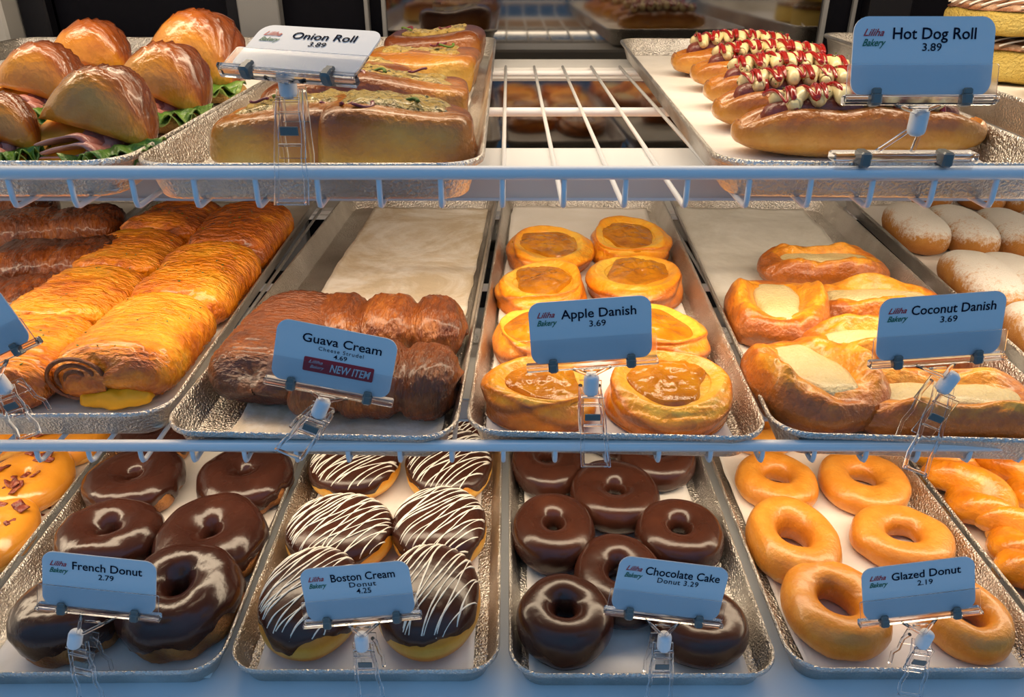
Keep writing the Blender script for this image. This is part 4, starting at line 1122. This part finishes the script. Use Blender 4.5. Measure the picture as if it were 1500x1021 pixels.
# ------------------------------------------------------------------ clip signs
def text_part(body, mat, parent, width=None, height=None, cx_=0, cy_=0, bold=0.0, shear=0.0, y=-.0008, spacing=1.0, align='C'):
    cu = bpy.data.curves.new('lettering', 'FONT'); cu.body = body; cu.size = 1.0; cu.offset = bold; cu.shear = shear; cu.space_character = spacing
    cu.resolution_u = 3; cu.extrude = .01
    tmp = bpy.data.objects.new('tmp', cu); C.objects.link(tmp)
    dg = bpy.context.evaluated_depsgraph_get(); me = bpy.data.meshes.new_from_object(tmp.evaluated_get(dg))
    bpy.data.objects.remove(tmp); bpy.data.curves.remove(cu)
    n_ = len(me.vertices); co = np.empty(n_ * 3); me.vertices.foreach_get('co', co); co = co.reshape(-1, 3)
    lo, hi = co.min(0), co.max(0)
    sy = height / .72 if height else None            # height is the height of a capital
    sx = width / (hi[0] - lo[0]) if width else sy
    if sy is None: sy = sx
    X_ = (co[:, 0] - (lo[0] + hi[0]) / 2) * sx + cx_; Z_ = co[:, 1] * sy + cy_
    out = np.stack([X_, y - (co[:, 2] + .01) * .004, Z_], -1)
    me.vertices.foreach_set('co', out.ravel()); me.materials.clear(); me.materials.append(mat); me.update(); me.name = 'lettering'
    o = bpy.data.objects.new('lettering', me); C.objects.link(o); o.parent = parent
    return o


def rcard(w_, h_, r_, t_, x0=0, z0=0, y0=0):
    ring = rrect(w_, h_, r_, 6); n = len(ring); V = []
    for yy in (y0 - t_ / 2, y0 + t_ / 2):
        V.append(np.stack([ring[:, 0] + x0, np.full(n, yy), ring[:, 1] + z0], -1))
    F = quads(2, n, False, True).tolist() + [list(range(n))[::-1], list(range(n, 2 * n))]
    return np.concatenate(V), F


CW, CHT = .085, .046


def clip_sign(label, card_c, roll, tilt, yaw, peg, clip, y_front, zrim, title, price, sub=None, sub_w=None, title_w=.052, new=False, flat_clip=False, lean=0.0, y_card=None, red_logo='Liliha', clip_up=.030):
    """card_c, peg, clip: where card centre, rubber peg and clip foot stand in the photograph"""
    R = Euler((-tilt, -roll, yaw), 'XYZ').to_matrix()       # leans back by tilt, rolls counter-clockwise by roll
    cc = PY(card_c[0], card_c[1], y_card if y_card else y_front - .004)
    foot = PY(clip[0], clip[1], y_front); foot[2] = zrim
    root = thing('clip_sign', label, 'sign', 'clip-on price signs', tuple(foot), 0)
    fr = bpy.data.objects.new('card', None)
    bpy.data.objects.remove(fr)
    V, F = rcard(CW, CHT, .0085, .0010)
    card = mesh('card', V, F, M['cardwhite'], root, smooth=False)
    place_m = Matrix.Translation(Vector(cc) - Vector(foot)) @ R.to_4x4()
    card.matrix_local = place_m.copy()

    def sub_obj(o): o.matrix_local = place_m.copy(); return o
    # lettering on the card
    if not new:
        text_part(red_logo, M['red'], card, width=.0125, height=.0042, cx_=-.0305, cy_=.0118, shear=.45, bold=.012)
        text_part('Bakery', M['green'], card, width=.0140, height=.0042, cx_=-.0300, cy_=.0060, shear=.45, bold=.012)
    if not new:
        if title: text_part(title, M['ink'], card, width=title_w, height=.0068, cx_=.0060 if title_w < .056 else .0075, cy_=.0100, bold=.009)
        if sub: text_part(sub, M['ink'], card, width=sub_w, height=.0044, cx_=.005, cy_=.0042, bold=.004, spacing=1.1)
        if price: text_part(price, M['ink'], card, width=.0115, height=.0046, cx_=.0050, cy_=.0032 if not sub else -.0016, bold=.004)
    else:
        text_part(title, M['ink'], card, width=.056, height=.0066, cx_=.004, cy_=.0095, bold=.008)
        text_part('Cheese Strudel', M['ink'], card, width=.032, height=.0030, cx_=.004, cy_=.0047, bold=-.004, spacing=1.2)
        text_part(price, M['ink'], card, width=.0095, height=.0034, cx_=.004, cy_=.0002, bold=.004)
        V, F = rcard(.0500, .0105, .0004, .0004, .004, -.0068, -.0009)
        st = mesh('sticker', V, F, M['redsticker'], root, smooth=False); sub_obj(st); st['label'] = 'red New Item sticker'
        text_part('NEW ITEM', M['stickertext'], st, width=.0290, height=.0058, cx_=.0125, cy_=-.0098, bold=.02, y=-.0013, shear=.2)
        text_part('Liliha', M['stickertext'], st, width=.0100, height=.0024, cx_=-.0125, cy_=-.0055, y=-.0013, shear=.4)
        text_part('Bakery', M['stickertext'], st, width=.0100, height=.0024, cx_=-.0110, cy_=-.0092, y=-.0013, shear=.4)
    # clear holder: front lip and hinge bar below the card
    V, F = rcard(CW + .006, .0205, .0015, .0010, 0, -.0148, -.0022)
    sub_obj(mesh('holder_lip', V, F, M['clear'], root, smooth=False))
    hb = MB().box((0, 0, -CHT / 2 - .0022), (CW + .008, .0062, .0058), bev=.0008)
    for s in (-1, 1):
        hb.tube([(s * (CW / 2 - .012), -.0035, -CHT / 2 - .0022), (s * (CW / 2 + .004), -.0035, -CHT / 2 - .0022)], .0018, 10)
    sub_obj(autosmooth(hb.build('holder_bar', M['clear'], root, False)))
    for s in (-1, 1):
        j = MB().box((s * .0275, -.0012, -CHT / 2 - .0022), (.0068, .0088, .0076), bev=.0014); j.box((s * .0275, -.0034, -CHT / 2 + .0024), (.0056, .0030, .0040), bev=.0008)
        sub_obj(autosmooth(j.build('jaw', M['jaw'], root, False)))
    # forked stem, rubber peg and clamp: from the card's lower edge to the pan rim
    base = Vector(cc) + R @ Vector((0, 0, -CHT / 2 - .005)) - Vector(foot)
    pg = Vector(PY(peg[0], peg[1], y_front - .003)) - Vector(foot)
    ax = (base - pg); ax.normalize()
    top = pg + ax * .009
    ex = R @ Vector((1, 0, 0))
    fk = MB()
    for s in (-1, 1): fk.tube([tuple(base + ex * .0135 * s), tuple(base + ex * .0135 * s * .6 + (top - base) * .45), tuple(top + ex * .0012 * s), tuple(top - ax * .006)], .0014, 8)
    fk.tube([tuple(base + ex * .006 + (top - base) * .35), tuple(base - ex * .006 + (top - base) * .35)], .0010, 6)
    fk.build('fork', M['clear'], root)
    n = 12; s_ = np.linspace(-1, 1, n); rr = .0056 * np.clip(1 - np.abs(s_) ** 8 * .5, .3, 1)
    lx = Vector((math.sin(lean), 0, math.cos(lean)))
    pc = np.array([tuple(pg + lx * (.0088 * k)) for k in s_])
    MB().tube(pc, rr, 18).build('peg', M['peg'], root)
    if not flat_clip:
        w2 = .0085; H0 = max(pg.z - .006, .012)
        side = Vector((math.cos(lean), 0, -math.sin(lean)))
        pth = lambda f, y, o: tuple(Vector((pg.x * f, 0, 0)) + Vector((0, y, H0 * f)) + side * o)
        cl = MB()
        for s in (-1, 1):       # front arms: flare outwards round the pan rim
            cl.tube([pth(1.05, .000, s * w2 * .8), pth(.75, -.0045, s * w2 * .85), pth(.45, -.0055, s * w2), pth(.12, -.0095, s * w2), pth(-.25, -.0080, s * w2 * 1.1), pth(-.55, -.0115, s * w2 * 1.15)], .0016, 8)
            cl.tube([pth(1.0, .006, s * w2 * .8), pth(.7, .011, s * w2 * .85), pth(.35, .010, s * w2), pth(.05, .015, s * w2), pth(-.3, .0135, s * w2)], .0016, 8)
        cl.box(pth(.50, -.0050, 0), (2 * w2, .0016, H0 * .8), Euler((0, lean, 0)).to_matrix(), .0004)
        cl.box(pth(.80, .0105, 0), (2 * w2, .0016, H0 * .5), Euler((0, lean, 0)).to_matrix(), .0004)
        for f in (.95, .75, .3): cl.box(pth(f, -.0060, 0), (2 * w2 * .9, .0020, .0016), Euler((0, lean, 0)).to_matrix(), .0003)
        cl.tube([pth(-.52, -.0112, -w2 * 1.1), pth(-.52, -.0112, w2 * 1.1)], .0014, 8)
        autosmooth(cl.build('clamp', M['clear'], root, False))
        autosmooth(MB().box(pth(.50, -.0072, 0), (w2 * 1.35, .0014, .0056), Euler((0, lean, 0)).to_matrix(), .0004).build('spring_band', M['jaw'], root, False))
    else:
        cl = MB().box((0, -.002, .0045), (.092, .012, .0055), bev=.001).box((0, -.006, -.0035), (.088, .0014, .014), bev=.0004)
        for s in (-1, 1): cl.tube([(pg.x + s * .012 - .01, .0, .006), (pg.x + s * .004, -.001, pg.z - .006)], .0016, 8)
        autosmooth(cl.build('clamp', M['clear'], root, False))
        for s in (-1, 1): autosmooth(MB().box((s * .026, -.003, .0035), (.0068, .0135, .0095), bev=.0012).build('spring_band', M['jaw'], root, False))
    return root


RT = ZT + TR; RM = ZM + TR; RL = ZD + TR
rad = math.radians
clip_sign('white sign reading Onion Roll 3.89, tilted far back over the onion rolls', (449, 74), rad(-1), rad(63), rad(-20), (421, 122), (430, 236), .502, RT, 'Onion Roll', '3.89', title_w=.044, y_card=.500)
clip_sign('white sign reading Hot Dog Roll 3.89, upright over the hot dog rolls', (1351, 83), 0, rad(18), 0, (1345, 178), (1322, 222), .505, RT, 'Hot Dog Roll', '3.89', title_w=.050, flat_clip=True, y_card=.502)
clip_sign('white sign cut off by the left picture edge, clipped to the strudel pan', (-46, 490), rad(25), rad(6), 0, (2, 562), (38, 606), .525, RM, '', '', lean=-.35, y_card=.515)
clip_sign('white sign reading Guava Cream with a red New Item sticker', (490, 526), rad(-12.5), rad(8), 0, (470, 597), (443, 634), .497, RM, 'Guava Cream', '4.69', new=True, lean=.45)
clip_sign('white sign reading Apple Danish 3.69, over the apple danish', (865, 484), rad(4.5), rad(6), 0, (866, 563), (869, 634), .497, RM, 'Apple Danish', '3.69')
clip_sign('white sign reading Coconut Danish 3.69, over the coconut danish', (1377, 478), rad(4.5), rad(6), 0, (1388, 560), (1350, 634), .493, RM, 'Coconut Danish', '3.69', title_w=.057, lean=.40)
clip_sign('white sign reading French Donut 2.79, over the chocolate French doughnuts', (146, 854), rad(-8), rad(12), 0, (110, 936), (131, 978), .456, RL, 'French Donut', '2.79', lean=.35)
clip_sign('white sign reading Boston Cream Donut 4.25, over the striped doughnuts', (524, 866), rad(6.5), rad(12), 0, (530, 940), (541, 978), .458, RL, 'Boston Cream', '4.25', 'Donut', .021, title_w=.050)
clip_sign('white sign reading Chocolate Cake Donut 3.29, over the chocolate cake doughnuts', (981, 862), rad(-9), rad(12), 0, (973, 940), (966, 978), .454, RL, 'Chocolate Cake', None, 'Donut 3.29', .032, title_w=.058)
clip_sign('white sign reading Glazed Donut 2.19, over the plain glazed doughnuts', (1345, 862), rad(9.5), rad(12), 0, (1354, 936), (1333, 978), .460, RL, 'Glazed Donut', '2.19', lean=.2)
